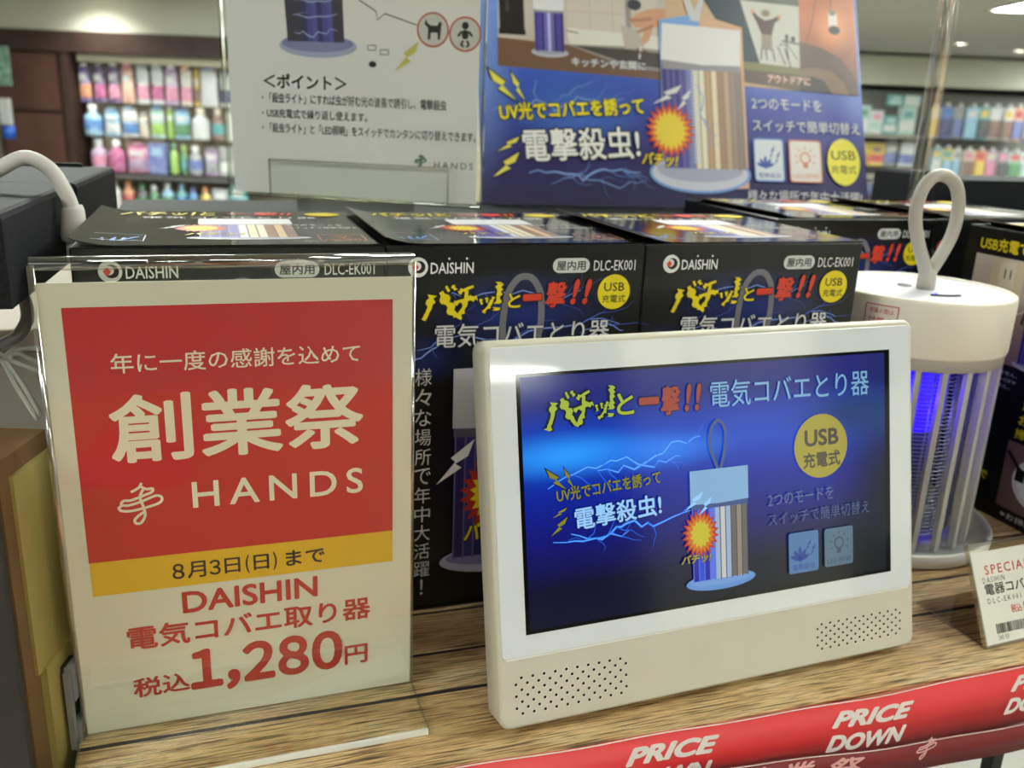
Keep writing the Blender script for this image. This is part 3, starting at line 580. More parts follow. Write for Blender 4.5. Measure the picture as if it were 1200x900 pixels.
p.arc([(.040, .0885), (.058, .087), (.070, .0925), (.085, .088), (.105, .094)], .0011, gA, gA2, seed=8, forks=6); p.arc([(.03, .087), (.052, .0855), (.07, .088)], .0008, gA, gA2, seed=11, forks=3)
p.bachi(.0285, .1395, .0625, .1585, gY, gK, .0012)
p.text('と', .0655, .1450, .0748, .1556, gY, .02, edge=gK, edge_w=.04)
p.text('一', .0775, .1490, .0885, .1525, gRd, .04, rot=0, edge=gK, edge_w=.03); p.text('撃', .0895, .1430, .1005, .1572, gRd, .03, shear=.15, edge=gK, edge_w=.03); p.text('!!', .1030, .1440, .1125, .1575, gRd, .03, shear=.2, edge=gK, edge_w=.03, space=1.3)
p.text('電気コバエとり器', .1178, .1445, .2172, .1580, gC, .004)
p.ell(.1851, .1194, .0172, .0170, gU); p.text('USB', .1745, .1195, .1965, .1285, gUd, .03); p.text('充電式', .1735, .1080, .1975, .1165, gUd, .025)
p.text('UV光でコバエを誘って', .0325, .1060, .0885, .1128, gYd, .022, rot=.062, edge=gK, edge_w=.035); p.text('電撃殺虫!', .0415, .0915, .0885, .1025, gB, .018, rot=.05, edge=gK, edge_w=.035)
p.bolt(.0275, .112, .0375, .1225, gYd, gK); p.bolt(.0365, .112, .0415, .1225, gYd, gK)
p.bolt(.0295, .0990, .0375, .1035, gYd, gK, flip=True); p.bolt(.0285, .0905, .0375, .0990, gYd, gK, flip=True)
b1, b2, b3, b4 = glow((20, 30, 160), SE), glow((40, 70, 210), SE), glow((150, 170, 200), SE), glow((100, 96, 96), SE)
LC = dict(loop=glow((70, 84, 120), SE), tray=glow((96, 140, 200), SE), tray2=glow((110, 150, 205), SE), st=[b1, b2, b1, glow((80, 110, 220), SE), b3, glow((190, 190, 190), SE), b3, b4, glow((140, 130, 115), SE), b4], bar=[glow((90, 110, 190), SE), glow((70, 66, 70), SE)], collar=glow((60, 80, 130), SE), head=glow((126, 168, 205), SE))
p.lamp_art(.1045, .1388, .0530, .1138, LC)
p.star(.1100, .0815, .0108, .0128, glow((170, 50, 30), SE)); p.star(.1100, .0815, .0088, .0105, glow((200, 110, 30), SE)); p.star(.1100, .0815, .0062, .0076, glow((190, 180, 50), SE), 14)
p.text('バチッ!', .0985, .0668, .1160, .0715, gU, .03, edge=gK, edge_w=.05, shear=.2)
p.bolt(.101, .094, .112, .103, gB, flip=True); p.bolt(.109, .091, .117, .100, gB, flip=True)
p.text('2つのモードを', .1508, .0905, .1925, .0975, glow((92, 110, 140), SE)); p.text('スイッチで簡単切替え', .1508, .0800, .2165, .0870, glow((74, 92, 122), SE))
ic = glow((78, 116, 160), SE); ic2 = glow((84, 110, 126), SE); icd = glow((44, 66, 140), SE); icd2 = glow((62, 76, 92), SE)
p.rrect(.1632, .0530, .1822, .0748, .0014, ic); p.rrect(.1862, .0536, .2050, .0744, .0014, ic2)
def wings(p, u0, v0, w, mt):
    for a in (-1.15, -.62, 0, .62, 1.15): l = w*(.62 if a else .68); P = [(u0+w*.5+l*t*math.sin(a)*(1.0 if t < .6 else .92), v0+l*t*math.cos(a)+w*.05) for t in (.08, .35, .62, .85, 1.0)]; p.line(P, [w*.07, w*.15, w*.20, w*.13, w*.01], mt, lay=False)
    p.ell(u0+w*.5, v0+w*.12, w*.09, w*.14, mt, 12, lay=False)
p.lay(); wings(p, .1645, .0590, .0115, icd); p.bolt(.1735, .0640, .1775, .0705, icd, flip=True); p.bolt(.1765, .0610, .1805, .0680, icd, flip=True); p.text('電撃殺虫', .1655, .0545, .1800, .0578, icd)
def bulb(p, cx, cy, r, mt, bg):
    p.ell(cx, cy, r*.5, r*.52, mt); p.ell(cx, cy, r*.36, r*.38, bg); p.rect(cx-r*.22, cy-r*.85, cx+r*.22, cy-r*.5, mt); p.lay()
    for k in range(7): a = PI*(k/6*1.3-.15); p.line([(cx+r*.7*math.cos(a), cy+r*.7*math.sin(a)), (cx+r*math.cos(a), cy+r*math.sin(a))], r*.08, mt, lay=False)
bulb(p, .1957, .0660, .0065, icd2, ic2); p.text('LED照明', .1880, .0550, .2035, .0580, icd2)
p.build('lit_picture', t)
# speaker holes as dark discs, their lit lower rims painted as pale crescents
mh = mat('speaker_hole', (22, 20, 18), .9); ml = mat('hole_rim_highlight', (232, 230, 214), .4)
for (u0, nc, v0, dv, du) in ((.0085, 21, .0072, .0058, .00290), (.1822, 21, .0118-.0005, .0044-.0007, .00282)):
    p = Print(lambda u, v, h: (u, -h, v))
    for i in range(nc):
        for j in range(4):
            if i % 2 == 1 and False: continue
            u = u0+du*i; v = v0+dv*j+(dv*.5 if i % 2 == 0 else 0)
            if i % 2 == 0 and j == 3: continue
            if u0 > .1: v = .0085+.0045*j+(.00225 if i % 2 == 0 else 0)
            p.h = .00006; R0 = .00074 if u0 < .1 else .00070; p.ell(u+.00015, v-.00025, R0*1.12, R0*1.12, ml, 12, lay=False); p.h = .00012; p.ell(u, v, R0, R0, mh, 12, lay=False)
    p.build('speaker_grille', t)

# ------------------------------------------------------------------ product boxes
BW, BH, BD, BYAW = .148, .2156, .146, -.0178
m_card = mat('black_glossy_carton', (13, 13, 14), .30, coat=0, spec=.3, bump=(40, .08, .002), noise=(10, (20, 20, 22)))
m_board = mat('raw_cardboard_edge', (120, 100, 78), .8)
front_bg = grad('carton_front_print', [(0, (13, 13, 15)), (1, (14, 14, 16))], 'Z', 0, .2156, rough=.25, coat=0.05, extra=[(.075, .180, .062, .026, (24, 40, 110)), (.02, .155, .03, .018, (24, 34, 84)), (.075, .19, .03, .012, (16, 22, 60)), (.085, .085, .062, .075, (30, 28, 100)), (.085, .085, .045, .06, (14, 14, 30))])
Wh = ink((226, 226, 224), .3); Y = ink((228, 208, 30), .3); Rd = ink((214, 62, 40), .3); K = ink((8, 8, 10), .3); Ab = ink((70, 90, 190), .3); Aw = ink((150, 180, 235), .3); Gy = ink((112, 110, 118), .35)
pur = [ink(c, .35) for c in ((44, 34, 130), (70, 58, 160), (50, 40, 140), (110, 104, 180), (220, 220, 225), (240, 228, 190), (230, 222, 200), (150, 110, 80), (220, 190, 150), (140, 110, 100))]
dk = [ink(c, .35) for c in ((34, 28, 84), (46, 40, 104), (30, 26, 78), (52, 50, 110))]
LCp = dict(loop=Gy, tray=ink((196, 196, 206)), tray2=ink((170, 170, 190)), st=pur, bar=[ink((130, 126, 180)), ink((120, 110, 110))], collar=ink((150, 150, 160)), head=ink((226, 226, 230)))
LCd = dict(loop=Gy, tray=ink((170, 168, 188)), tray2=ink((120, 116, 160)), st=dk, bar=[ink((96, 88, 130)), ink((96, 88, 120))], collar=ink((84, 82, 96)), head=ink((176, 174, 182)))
def logo(p, u, v, r):
    p.ell(u, v, r, r, Wh, 28); p.ell(u+r*.12, v+r*.02, r*.62, r*.62, K, 24); p.ell(u-r*.1, v+r*.1, r*.42, r*.42, Wh, 20); p.poly([(u-r*.62, v), (u-r*.25, v-r*.4), (u+r*.1, v), (u-r*.25, v+r*.4)], Rd)
def front_print():
    p = Print(); p.rect(.0008, .0008, BW-.0008, BH-.0008, front_bg)
    p.arc([(.018, .158), (.04, .168), (.07, .164), (.10, .172), (.135, .170)], .0009, Ab, Aw, seed=21, forks=6); p.arc([(.03, .186), (.06, .192), (.09, .184), (.11, .190)], .0007, Ab, Aw, seed=22, forks=5)
    p.arc([(.01, .152), (.022, .157), (.034, .166)], .0008, Ab, Aw, seed=23, forks=2); p.arc([(.11, .164), (.125, .170), (.138, .166)], .0007, Ab, Aw, seed=24, forks=4)
    p.line([(u, v) for u, v in [(q.x, q.y) for q in smooth_path([(.0655, .160, 0), (.0645, .172, 0), (.0665, .188, 0), (.0715, .1965, 0), (.0765, .1985, 0), (.0815, .1965, 0), (.0860, .188, 0), (.0868, .172, 0), (.0845, .160, 0)], 4)]], .0038, Gy)
    logo(p, .0168, .2042, .0053); p.text('DAISHIN', .0235, .2006, .0470, .2066, Wh, .012); p.ell(.0335, .2086, .0006, .0006, Wh, 10); p.ell(.0432, .2086, .0006, .0006, Wh, 10)
    p.rrect(.0922, .2000, .1142, .2082, .004, ink((204, 204, 202))); p.text('屋内用', .0945, .2014, .1118, .2068, K, .02); p.text('DLC-EK001', .1168, .2010, .1422, .2068, Wh, -.004)
    p.bachi(.0190, .1745, .0610, .1945, Y, K, .0012); p.text('と', .0668, .1812, .0742, .1895, Y, .02, edge=K, edge_w=.04)
    p.text('一', .0755, .1848, .0868, .1885, Rd, .05, rot=.03, edge=K, edge_w=.03); p.text('撃', .0885, .1808, .1010, .1953, Rd, .025, shear=.15, edge=K, edge_w=.03); p.text('!!', .1035, .1822, .1160, .1965, Rd, .035, shear=.25, edge=K, edge_w=.03, space=1.35)
    p.ell(.1298, .1888, .0100, .0100, Y, 36); p.text('USB', .1236, .1892, .1362, .1942, K, .012); p.text('充電式', .1228, .1826, .1372, .1872, K, .010)
    p.text('電気コバエとり器', .0262, .1600, .1285, .1732, ink((212, 212, 214)), .006, edge=K, edge_w=.03)
    p.vtext('様々な場所で年中大活躍！', .0152, .0100, .0252, .1500, ink((190, 188, 186)))
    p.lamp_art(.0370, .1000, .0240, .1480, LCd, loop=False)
    p.bolt(.028, .080, .050, .106, Wh, flip=True); p.star(.062, .072, .020, .024, ink((170, 44, 30))); p.star(.062, .072, .014, .018, Y, 18)
    p.text('バチッ!', .045, .042, .078, .054, Y, .03, edge=K, edge_w=.05, shear=.2)
    p.text('2つのモード', .104, .120, .142, .128, Wh); p.text('簡単切替え', .104, .106, .142, .115, Wh)
    return p
def lift(u, v): return .0036*max(0.0, 1-u/.02)**2
def top_print(z0):
    p = Print(lambda u, v, h: (u, v, z0+lift(u, v)+h))
    blu = ink((70, 130, 220), .3); org = ink((216, 140, 100), .3)
    p.frame(.0075, .014, .0315, .036, .0006, ink((130, 160, 210))); p.lay(); wings(p, .011, .019, .014, blu); p.bolt(.021, .020, .029, .032, blu, flip=True); p.text('電撃殺虫', .011, .0155, .028, .0185, blu)
    p.frame(.117, .014, .141, .036, .0006, org); bulb(p, .129, .027, .0055, org, K); p.text('LED照明', .120, .0158, .138, .0195, org)
    p.text('誘虫ライト・照明の２つのモード', .108, .010, .145, .0122, Wh)
    p.lamp_art(.056, .108, .020, .105, LCp, loop=False, vstripe=10)
    p.star(.058, .062, .015, .016, ink((190, 60, 30))); p.star(.058, .062, .010, .011, Y, 16); p.text('バチッ!', .050, .034, .080, .043, Y, .03, edge=K, edge_w=.05, shear=.2)
    p.bolt(.036, .060, .050, .076, Wh, flip=True)
    p.text('スイッチで簡単切替え', .104, .060, .143, .067, Wh); p.text('2つのモードを', .104, .072, .136, .079, Wh)
    p.text('電気コバエとり器', .025, .106, .125, .1155, Wh, .006); p.text('バチッ!と', .012, .120, .066, .140, Y, .03, shear=.15); p.text('一撃!!', .072, .121, .112, .139, Rd, .03, shear=.2); p.ell(.130, .128, .011, .009, Y)
    return p
def make_box(label, pos, first=None):
    t = thing('product_box', label, 'box', pos, (0, 0, BYAW), 'black lamp cartons on the shelf')
    b = MB(); e = .0006
    # carton with soft corner creases
    P = [(e, 0), (BW-e, 0), (BW, e), (BW, BD-e), (BW-e, BD), (e, BD), (0, BD-e), (0, e)]; v = [(x, y, z) for z in (0, BH-.001) for x, y in P]+[(x, y, BH) for x, y in [(e, e), (BW-e, e), (BW-e, BD-e), (e, BD-e)]]
    f = [tuple(range(8))[::-1]]+[(k, (k+1) % 8, 8+(k+1) % 8, 8+k) for k in range(8)]+[(16, 17, 18, 19), (8, 9, 17, 16), (10, 11, 18, 17), (12, 13, 19, 18), (14, 15, 16, 19), (9, 10, 17), (11, 12, 18), (13, 14, 19), (15, 8, 16)]
    b.add(v, f, m_card); b.build('carton', t)
    b = MB(); n = 12; us = [0, .003, .007, .012, .017, .022, BW]; v = []; f = []
    for u in us:
        z = BH+.0003+lift(u, 0); v += [(u, .0006, z), (u, BD, z), (u, .0006, z+.0006), (u, BD, z+.0006)]
    for k in range(len(us)-1):
        a, c = 4*k, 4*k+4; f += [(a+2, c+2, c+3, a+3), (a, a+1, c+1, c), (a, c, c+2, a+2), (a+1, a+3, c+3, c+1)]
    b.add(v, f, mat('glossy_lid', (13, 13, 14), .09, spec=.35, bump=(14, .25, .002))); b.add(v[:4], [(0, 2, 3, 1)], m_board); b.build('lid_flap', t)
    front_print().build('front_print', t); top_print(BH+.0009).build('top_print', t)
    return t
c_, s_ = math.cos(BYAW), math.sin(BYAW)
def bpos(i, j=0): return (-.0573+(BW+.0003)*i*c_, .4569+(BW)*i*s_, 0)
B1 = make_box('black lamp carton behind the acrylic sign, leftmost of the front row', bpos(0))
def dupbox(label, loc, yaw=BYAW):
    c = copy_tree(B1); c.location = loc; c.rotation_euler = (0, 0, yaw); c['label'] = label; return c
dupbox('black lamp carton between the sign and the screen, middle of the front row', bpos(1))
dupbox('black lamp carton left of the white lamp, rightmost of the front row', bpos(2))
B4 = dupbox('black lamp carton right behind the white lamp in the second row', (.4135, .5735, 0), BYAW)
B5 = dupbox('black lamp carton in the second row, mostly hidden by the side-turned one', (.5665, .5755, 0), BYAW)
# box 5 shows another print face
for ch in list(B5.children):
    if ch.name.startswith('front_print'): D.objects.remove(ch)
p = Print(); p.rect(.0008, .0008, BW-.0008, BH-.0008, m_card); p.text('虫', .004, .176, .013, .187, Rd, .03); p.text('の', .004, .188, .013, .198, Rd, .03); p.text('か', .0035, .160, .0125, .170, Wh, .02); p.text('ら', .004, .147, .012, .157, Wh, .02); p.arc([(.0, .19), (.006, .185), (.003, .17)], .0015, Gy, seed=2, forks=0)
p.line([(-.0 + .0005, .178), (.0015, .186), (.0012, .17)], .002, Gy); o = p.build('front_print', B5)
B6 = dupbox('black lamp carton at the right edge turned to show its USB charging side', (.5625+.0026, .397, 0), BYAW)
m_ph = grad('side_photo_wall', [(0, (150, 120, 110)), (.35, (170, 150, 140)), (1, (198, 190, 182))], 'Z', .118, .197, rough=.3)
p = Print(lambda u, v, h: (-h, BD-u, v))
p.text('USB充電で繰り返し使える', .0135, .1985, .125, .2085, Y, .022)
p.rect(.0115, .118, .1345, .195, m_ph); p.rect(.028, .140, .058, .194, ink((206, 192, 164))); p.rrect(.036, .172, .050, .1925, .002, ink((214, 206, 186)))
for u in (.0405, .0455): p.rect(u, .180, u+.0012, .187, K)
p.poly([(.022, .158), (.038, .164), (.050, .160), (.050, .146), (.024, .144)], ink((210, 205, 200))); p.lay()
for k in range(5): p.line([(.0115, .185-.012*k), (.028, .186-.012*k)], .0005, ink((176, 166, 156)), lay=False)
p.line([(.052, .154), (.062, .158), (.072, .166), (.080, .178)], .0012, Wh); p.line([(.064, .150), (.068, .170), (.072, .176)], .003, ink((60, 56, 58)))
p.lamp_art(.066, .098, .118, .165, LCp, loop=False); p.ell(.092, .186, .010, .009, Y); p.text('充電', .085, .182, .099, .190, K)
p.text('※充電しておりません。', .020, .110, .070, .1135, Wh); p.text('アダプターDC5V', .020, .105, .070, .1085, Wh); p.text('ご使用できません。', .020, .1, .066, .1035, Wh)
p.lamp_art(.034, .054, .040, .078, LCp, loop=False); p.text('取り外して', .080, .088, .130, .096, Y, .02); p.text('お手入れ', .079, .0775, .119, .0855, Y, .02); p.text('掃除も簡単', .078, .067, .128, .075, Y, .02)
p.text('延長で', .036, .026, .062, .034, Y, .02); p.rect(.0745, .012, .138, .064, ink((110, 84, 82))); p.ell(.108, .038, .024, .020, ink((212, 210, 208))); p.ell(.108, .038, .020, .016, ink((230, 228, 226))); p.line([(.076, .056), (.090, .044)], .003, K); p.rect(.086, .036, .094, .046, K)
p.text('※お掃除は充電', .080, .0045, .135, .0095, Wh)
p.build('side_print', B6)

# ------------------------------------------------------------------ white lamp standing right of the screen
zx, zy, zr = .4703, .4827, .0609
t = thing('insect_lamp', 'white cylindrical insect lamp with grey loop strap and blue glow', 'lamp', (zx, zy, 0), (0, 0, 0))
wh = mat('white_lamp_plastic', (226, 222, 206), .38, bump=(300, .03, .0003)); gr = mat('grey_lamp_plastic', (176, 174, 168), .42); tr_ = mat('white_tray_plastic', (222, 222, 218), .3); lav = mat('pale_top_plate', (206, 206, 216), .4)
b = MB(); b.lathe([(zr-.0022, .1415), (zr-.0006, .1418), (zr, .1436), (zr, .1780), (zr-.0006, .1796), (zr-.0018, .1803), (zr-.0030, .1798), (zr-.0036, .1788)], wh, 96); b.build('head_shell', t)
b = MB(); b.lathe([(zr-.0034, .1790), (zr-.02, .1783), (0.0001, .1783)], lav, 96); b.build('top_plate', t)
b = MB(); b.lathe([(zr-.0012, .1425), (zr-.0014, .1345), (zr-.0022, .1340), (zr-.006, .1338)], gr, 96); b.build('collar', t)
b = MB(); RT = zr*1.22; b.lathe([(0.0001, .0), (RT-.004, 0), (RT-.0012, .0012), (RT, .0035), (RT+.0004, .0100), (RT-.0004, .0114), (RT-.0018, .0112), (RT-.0026, .0095), (RT-.0034, .0055), (.0001, .0045)], tr_, 96); b.build('tray', t)
NS = 22; me0 = None
for k in range(NS):
    a = 2*PI*(k+.27)/NS
    if me0 is None:
        b = MB(); r0, r1, w0 = zr-.0055, zr-.0015, .0021
        b.add([(r0, -w0, .006), (r1, -w0*.85, .006), (r1, w0*.85, .006), (r0, w0, .006), (r0, -w0, .1345), (r1, -w0*.85, .1345), (r1, w0*.85, .1345), (r0, w0, .1345)], [(0, 3, 2, 1), (4, 5, 6, 7), (0, 1, 5, 4), (1, 2, 6, 5), (2, 3, 7, 6), (3, 0, 4, 7)], gr)
        o = b.build('slat', t); me0 = o.data
    else: o = D.objects.new('slat', me0); COL.objects.link(o); o.parent = t
    o.rotation_euler = (0, 0, a)
wire = mat('grid_wire', (150, 150, 158), .3, metal=.7); core = mat('inner_post', (96, 94, 120), .5)
b = MB()
for k in range(44):
    z = .012+.0028*k; b.lathe([(.0445, z), (.0452, z+.0004), (.0445, z+.0008), (.0438, z+.0004), (.0445, z)], wire, 40)
b.build('grid_rings', t)['kind'] = 'stuff'
b = MB()
for k in range(30):
    a = 2*PI*k/30; b.tube([(.0425*math.cos(a), .0425*math.sin(a), .010), (.0425*math.cos(a), .0425*math.sin(a), .136)], .0006, wire, 5)
b.build('grid_wires', t)['kind'] = 'stuff'
b = MB(); b.lathe([(.0001, .008), (.026, .008), (.026, .136), (.0001, .136)], mat('uv_sleeve', (70, 68, 110), .35), 32); b.build('inner_sleeve', t)
b = MB(); b.lathe([(.0265, .082), (.0285, .084), (.0285, .132), (.0265, .134)], mat('uv_tube', (60, 40, 255), .3, emit=(30, 2, 255), es=1.7), 40); b.build('uv_tube', t)
L_ = D.lights.new('uv_light', 'POINT'); L_.energy = .09; L_.color = (.06, .01, 1.0); L_.shadow_soft_size = .004; lo = D.objects.new('uv_light', L_); COL.objects.link(lo); lo.parent = t; lo.location = (-.026, -.024, .108)
stp = [(.0052, 0, -.0035), (.0042, 0, .0040)]
lp = [(.0035, 0, .0095), (-.001, 0, .0190), (-.0085, 0, .0325), (-.0145, 0, .0500), (-.0125, 0, .0670), (-.0040, 0, .0760), (.0070, 0, .0760), (.0165, 0, .0690), (.0212, 0, .0545), (.0196, 0, .0370), (.0130, 0, .0225), (.0075, 0, .0130), (.0050, 0, .0070)]
strap = mat('grey_rubber_strap', (172, 168, 158), .45)
b = MB(); b.tube([(x+.0, y, z+.1783) for x, y, z in smooth_path(lp, 6)], .0043, strap, 14); b.build('loop_strap', t)
b = MB(); b.tube([(.0050, 0, .1770), (.0047, 0, .1850), (.0042, 0, .1900), (.0040, 0, .1925)], [.0062, .0060, .0056, .004], strap, 18); b.build('strap_base', t)
b = MB(); b.lathe([(.0001, .1792), (.0046, .1790), (.0052, .1783)], mat('dark_button', (52, 50, 56), .4), 20, (-.001, .0135)); b.build('button', t)
b = MB(); b.tube([(-.0115, -.0225, .1784), (-.004, -.0262, .1784), (.004, -.0275, .1784), (.0085, -.0272, .1784)], .0012, mat('dark_slot', (40, 38, 44), .6), 6); b.build('slot', t)
b = MB(); b.lathe([(.0001, .1788), (.0013, .1788), (.0013, .1783)], mat('blue_indicator', (80, 80, 255), .4, emit=(90, 80, 255), es=1.6), 12, (-.0025, -.0175)); b.build('indicator_light', t)
# red framed sticker on the head, left side
A0 = math.radians(196); p = Print(lambda u, v, h: (math.cos(A0+u/zr)*(zr+.0002+h), math.sin(A0+u/zr)*(zr+.0002+h), v)); n = 6
Wp = ink((222, 214, 204), .4); Rs = ink((190, 60, 56), .4)
for k in range(n): p.h = .00005; p.rect(.022*k/n, .1475, .022*(k+1)/n, .1745, Wp, lay=False)
for k in range(n):
    p.h = .0001; p.rect(.022*k/n, .1475, .022*(k+1)/n, .1482, Rs, lay=False); p.rect(.022*k/n, .1738, .022*(k+1)/n, .1745, Rs, lay=False)
p.rect(.0, .1475, .0007, .1745, Rs, lay=False); p.rect(.0213, .1475, .022, .1745, Rs, lay=False)
for i, tx in enumerate(('充電の際は', '付属の', 'ケーブル', 'をご使用')): p.text(tx, .003, .1685-.0058*i, .019, .1720-.0058*i, Rs, .01)
p.build('sticker', t)

# ------------------------------------------------------------------ small price card in an acrylic holder, right
t = thing('price_card', 'small white SPECIAL price card in a clear bent holder', 'price card', (.4118, .3272, .0004), (0, 0, .03))
lean = math.radians(26.5); cs, sn = math.cos(lean), math.sin(lean); CW, CHh = .098, .0565
def tl3(x, y, z): return (x, y*cs+z*sn, -y*sn+z*cs+.0012)
def tbox(x0, y0, z0, x1, y1, z1, mt):
    b = MB(); b.box(x0, y0, z0, x1, y1, z1, mt); b.v = [tl3(*q) for q in b.v]; return b
tbox(0, -.0012, 0, CW, -.0002, CHh, CLEAR).build('front_panel', t); tbox(0, .0011, 0, CW, .0019, CHh, CLEAR).build('back_panel', t)
tbox(0, -.0012, CHh, CW, .0019, CHh+.0018, CLEAR_DARK).build('folded_top', t)
tbox(-.0004, -.0012, 0, .0002, .0019, CHh, CLEAR_EDGE).build('side_edge', t)
b = MB(); b.box(0, 0, 0, CW, .052, .0012, clear('smoky_acrylic', (228, 224, 216), .0, 0)); b.box(-.0006, 0, 0, 0, .052, .0014, CLEAR_EDGE); b.box(0, -.0006, 0, CW, 0, .0014, CLEAR_DARK); b.build('base_plate', t)
tbox(.0018, .0, .0006, CW-.001, .0006, CHh-.0035, mat('price_paper', (228, 226, 220), .6)).build('card_sheet', t)
p = Print(lambda u, v, h: tl3(u, -.0001-h, v)); Kc = ink((40, 38, 42), .6); Rc = ink((196, 40, 48), .6)
p.text('SPECIAL PRICE', .0100, .0396, .0740, .0450, Rc, .008, space=1.25); p.text('DASIHIN', .0072, .0350, .0240, .0383, Kc, -.012, space=1.3)
p.text('電器コバエ取り器', .0074, .0280, .0700, .0344, Kc, .02); p.text('DLC-EK001', .0080, .0232, .0340, .0263, Kc, -.012, space=1.3)
p.text('税込', .0245, .0158, .0330, .0205, Rc, .02); p.text('1,280', .0345, .0120, .0640, .0210, Rc, .02)
rd = random.Random(5); u = .0105; p.lay()
while u < .050:
    w = rd.choice((.0003, .0005, .0008)); p.rect(u, .0060, u+w, .0115, Kc, lay=False); u += w+rd.choice((.0003, .0006))
p.text('241 53', .0108, .0026, .0188, .0050, Kc)
p.build('printed_text', t)

# ------------------------------------------------------------------ black platform behind the boxes, posters on it
m_blk = mat('black_textured_plastic', (20, 21, 24), .7, spec=.12, noise=(400, (38, 39, 43)), bump=(500, .2, .0006))
t = thing('back_platform', 'long black platform behind the boxes carrying both posters', 'platform', (-.06, .735, 0))
b = MB(); b.box(0, 0, .185, 1.6, .135, .197, m_blk); b.build('top_board', t); b = MB(); b.box(.02, .01, .0, 1.58, .02, .185, m_blk); b.build('front_board', t)
b = MB(); b.box(.02, .11, .0, 1.58, .12, .185, m_blk); b.build('back_board', t)
# move platform forward part: thin lip under the white poster
b = MB(); b.box(.03, -.10, .183, .43, 0, .195, m_blk); b.build('front_lip', t)

# blue poster (leaning back)
t = thing('blue_poster', 'blue landscape advert poster leaning behind the cartons', 'poster', (.26221, .832, .1582), (-.3781, 0, -.146))
PWd, PHt = .4195, .300
b = MB(); b.box(0, 0, .0425, PWd, .003, PHt, mat('foam_board', (225, 226, 228), .6)); b.build('foam_board', t)
b = MB(); b.box(.10, .003, .05, .104, .012, .25, MATS['foam_board']); b.box(.3, .003, .05, .304, .012, .25, MATS['foam_board']); b.build('back_strut', t)
pbg = grad('poster_blue_print', [(0, (24, 20, 60)), (.25, (40, 34, 104)), (.5, (44, 62, 168)), (.68, (62, 102, 206)), (1, (110, 148, 232))], 'Z', .035, .26, rough=.3, extra=[(.0, .20, .05, .16, (120, 150, 215)), (.418, .22, .045, .12, (100, 140, 225)), (.10, .14, .10, .05, (62, 110, 200))])
p = Print(lambda u, v, h: (u, -h*1.6, v)); p.rect(0, .0425, PWd, PHt, pbg)
# photograph left: kitchen
tile = ink((206, 198, 186)); wd = ink((118, 88, 66)); steel = ink((150, 146, 140)); sk = ink((206, 156, 124)); skd = ink((176, 126, 98))
p.poly([(.0205, .1835), (.2000, .1770), (.2000, PHt), (.0235, PHt)], ink((198, 188, 176)))
p.lay()
for i in range(4):
    for j in range(3): p.rect(.094+.0245*i, .222+.024*j, .1165+.0245*i, .244+.024*j, tile, lay=False)
p.poly([(.0205, .1835), (.2000, .1770), (.2000, .2050), (.0950, .2090), (.0208, .2130)], wd); p.poly([(.0950, .2100), (.2, .2060), (.2, .2230), (.093, .2270)], ink((222, 220, 212)))
p.poly([(.092, .2095), (.155, .1890), (.2000, .1850), (.2, .2085), (.155, .2110)], steel); p.poly([(.100, .2085), (.156, .1925), (.198, .1890), (.198, .2050), (.155, .2080)], ink((70, 64, 60)))
p.rect(.0235, .2165, .0490, PHt, ink((30, 28, 28))); p.rect(.0225, .2165, .0500, .2225, ink((24, 22, 22))); p.rect(.0300, .2400, .0335, PHt, ink((70, 68, 68)))
p.poly([(.092, .2235), (.105, .2215), (.105, .2225), (.092, .2245)], K)
p.rect(.1560, .2240, .1620, PHt, steel); p.ell(.166, .2560, .0075, .0060, ink((52, 58, 66)))
cup = ink((186, 178, 166)); p.poly([(.150, .2330), (.170, .2290), (.175, .2110), (.154, .2080)], cup)
p.poly([(.1585, .2380), (.170, .2480), (.185, .2530), (.2, .2540), (.2, .2360), (.186, .2330), (.180, .2180), (.174, .2130), (.172, .2200), (.176, .2300), (.166, .2330)], sk)
p.line([(.160, .2390), (.172, .2400), (.184, .2420)], .0035, skd); p.line([(.164, .2330), (.174, .2345), (.184, .2380)], .0035, sk); p.line([(.168, .2270), (.176, .2300), (.186, .2350)], .0032, skd)
p.line([(.171, .212), (.169, .198)], .0015, Wh); p.line([(.167, .209), (.171, .204), (.176, .208)], .002, ink((120, 60, 44)))
LCv = dict(LCp, st=[pur[0], pur[1], pur[0], pur[3], ink((190, 190, 240)), pur[3], pur[0], pur[1], pur[0]]); p.lamp_art(.0585, .0905, .1965, .2630, LCv, loop=False, vstripe=9)
p.text('キッチンや玄関に', .0965, .1870, .1755, .1965, Wh, .03, rot=-.015, edge=ink((30, 44, 110)), edge_w=.05)
# photographs right: camping
p.poly([(.2000, .1780), (.3475, .1722), (.3525, PHt), (.2000, PHt)], ink((206, 176, 140)))
p.poly([(.255, .2700), (.268, PHt), (.3525, PHt), (.3500, .1980), (.30, .199)], ink((208, 208, 200))); p.poly([(.240, .2700), (.246, PHt), (.275, PHt), (.304, .1960), (.286, .1965)], ink((24, 52, 66)))
p.poly([(.272, PHt), (.3525, PHt), (.3520, .2660), (.282, .2690)], ink((92, 100, 88)))
p.poly([(.2830, .1790), (.3475, .1722), (.3490, .1960), (.2790, .2000)], ink((92, 76, 56))); p.poly([(.2830, .1930), (.3485, .1900), (.3490, .1975), (.2790, .2020)], ink((120, 120, 66)))
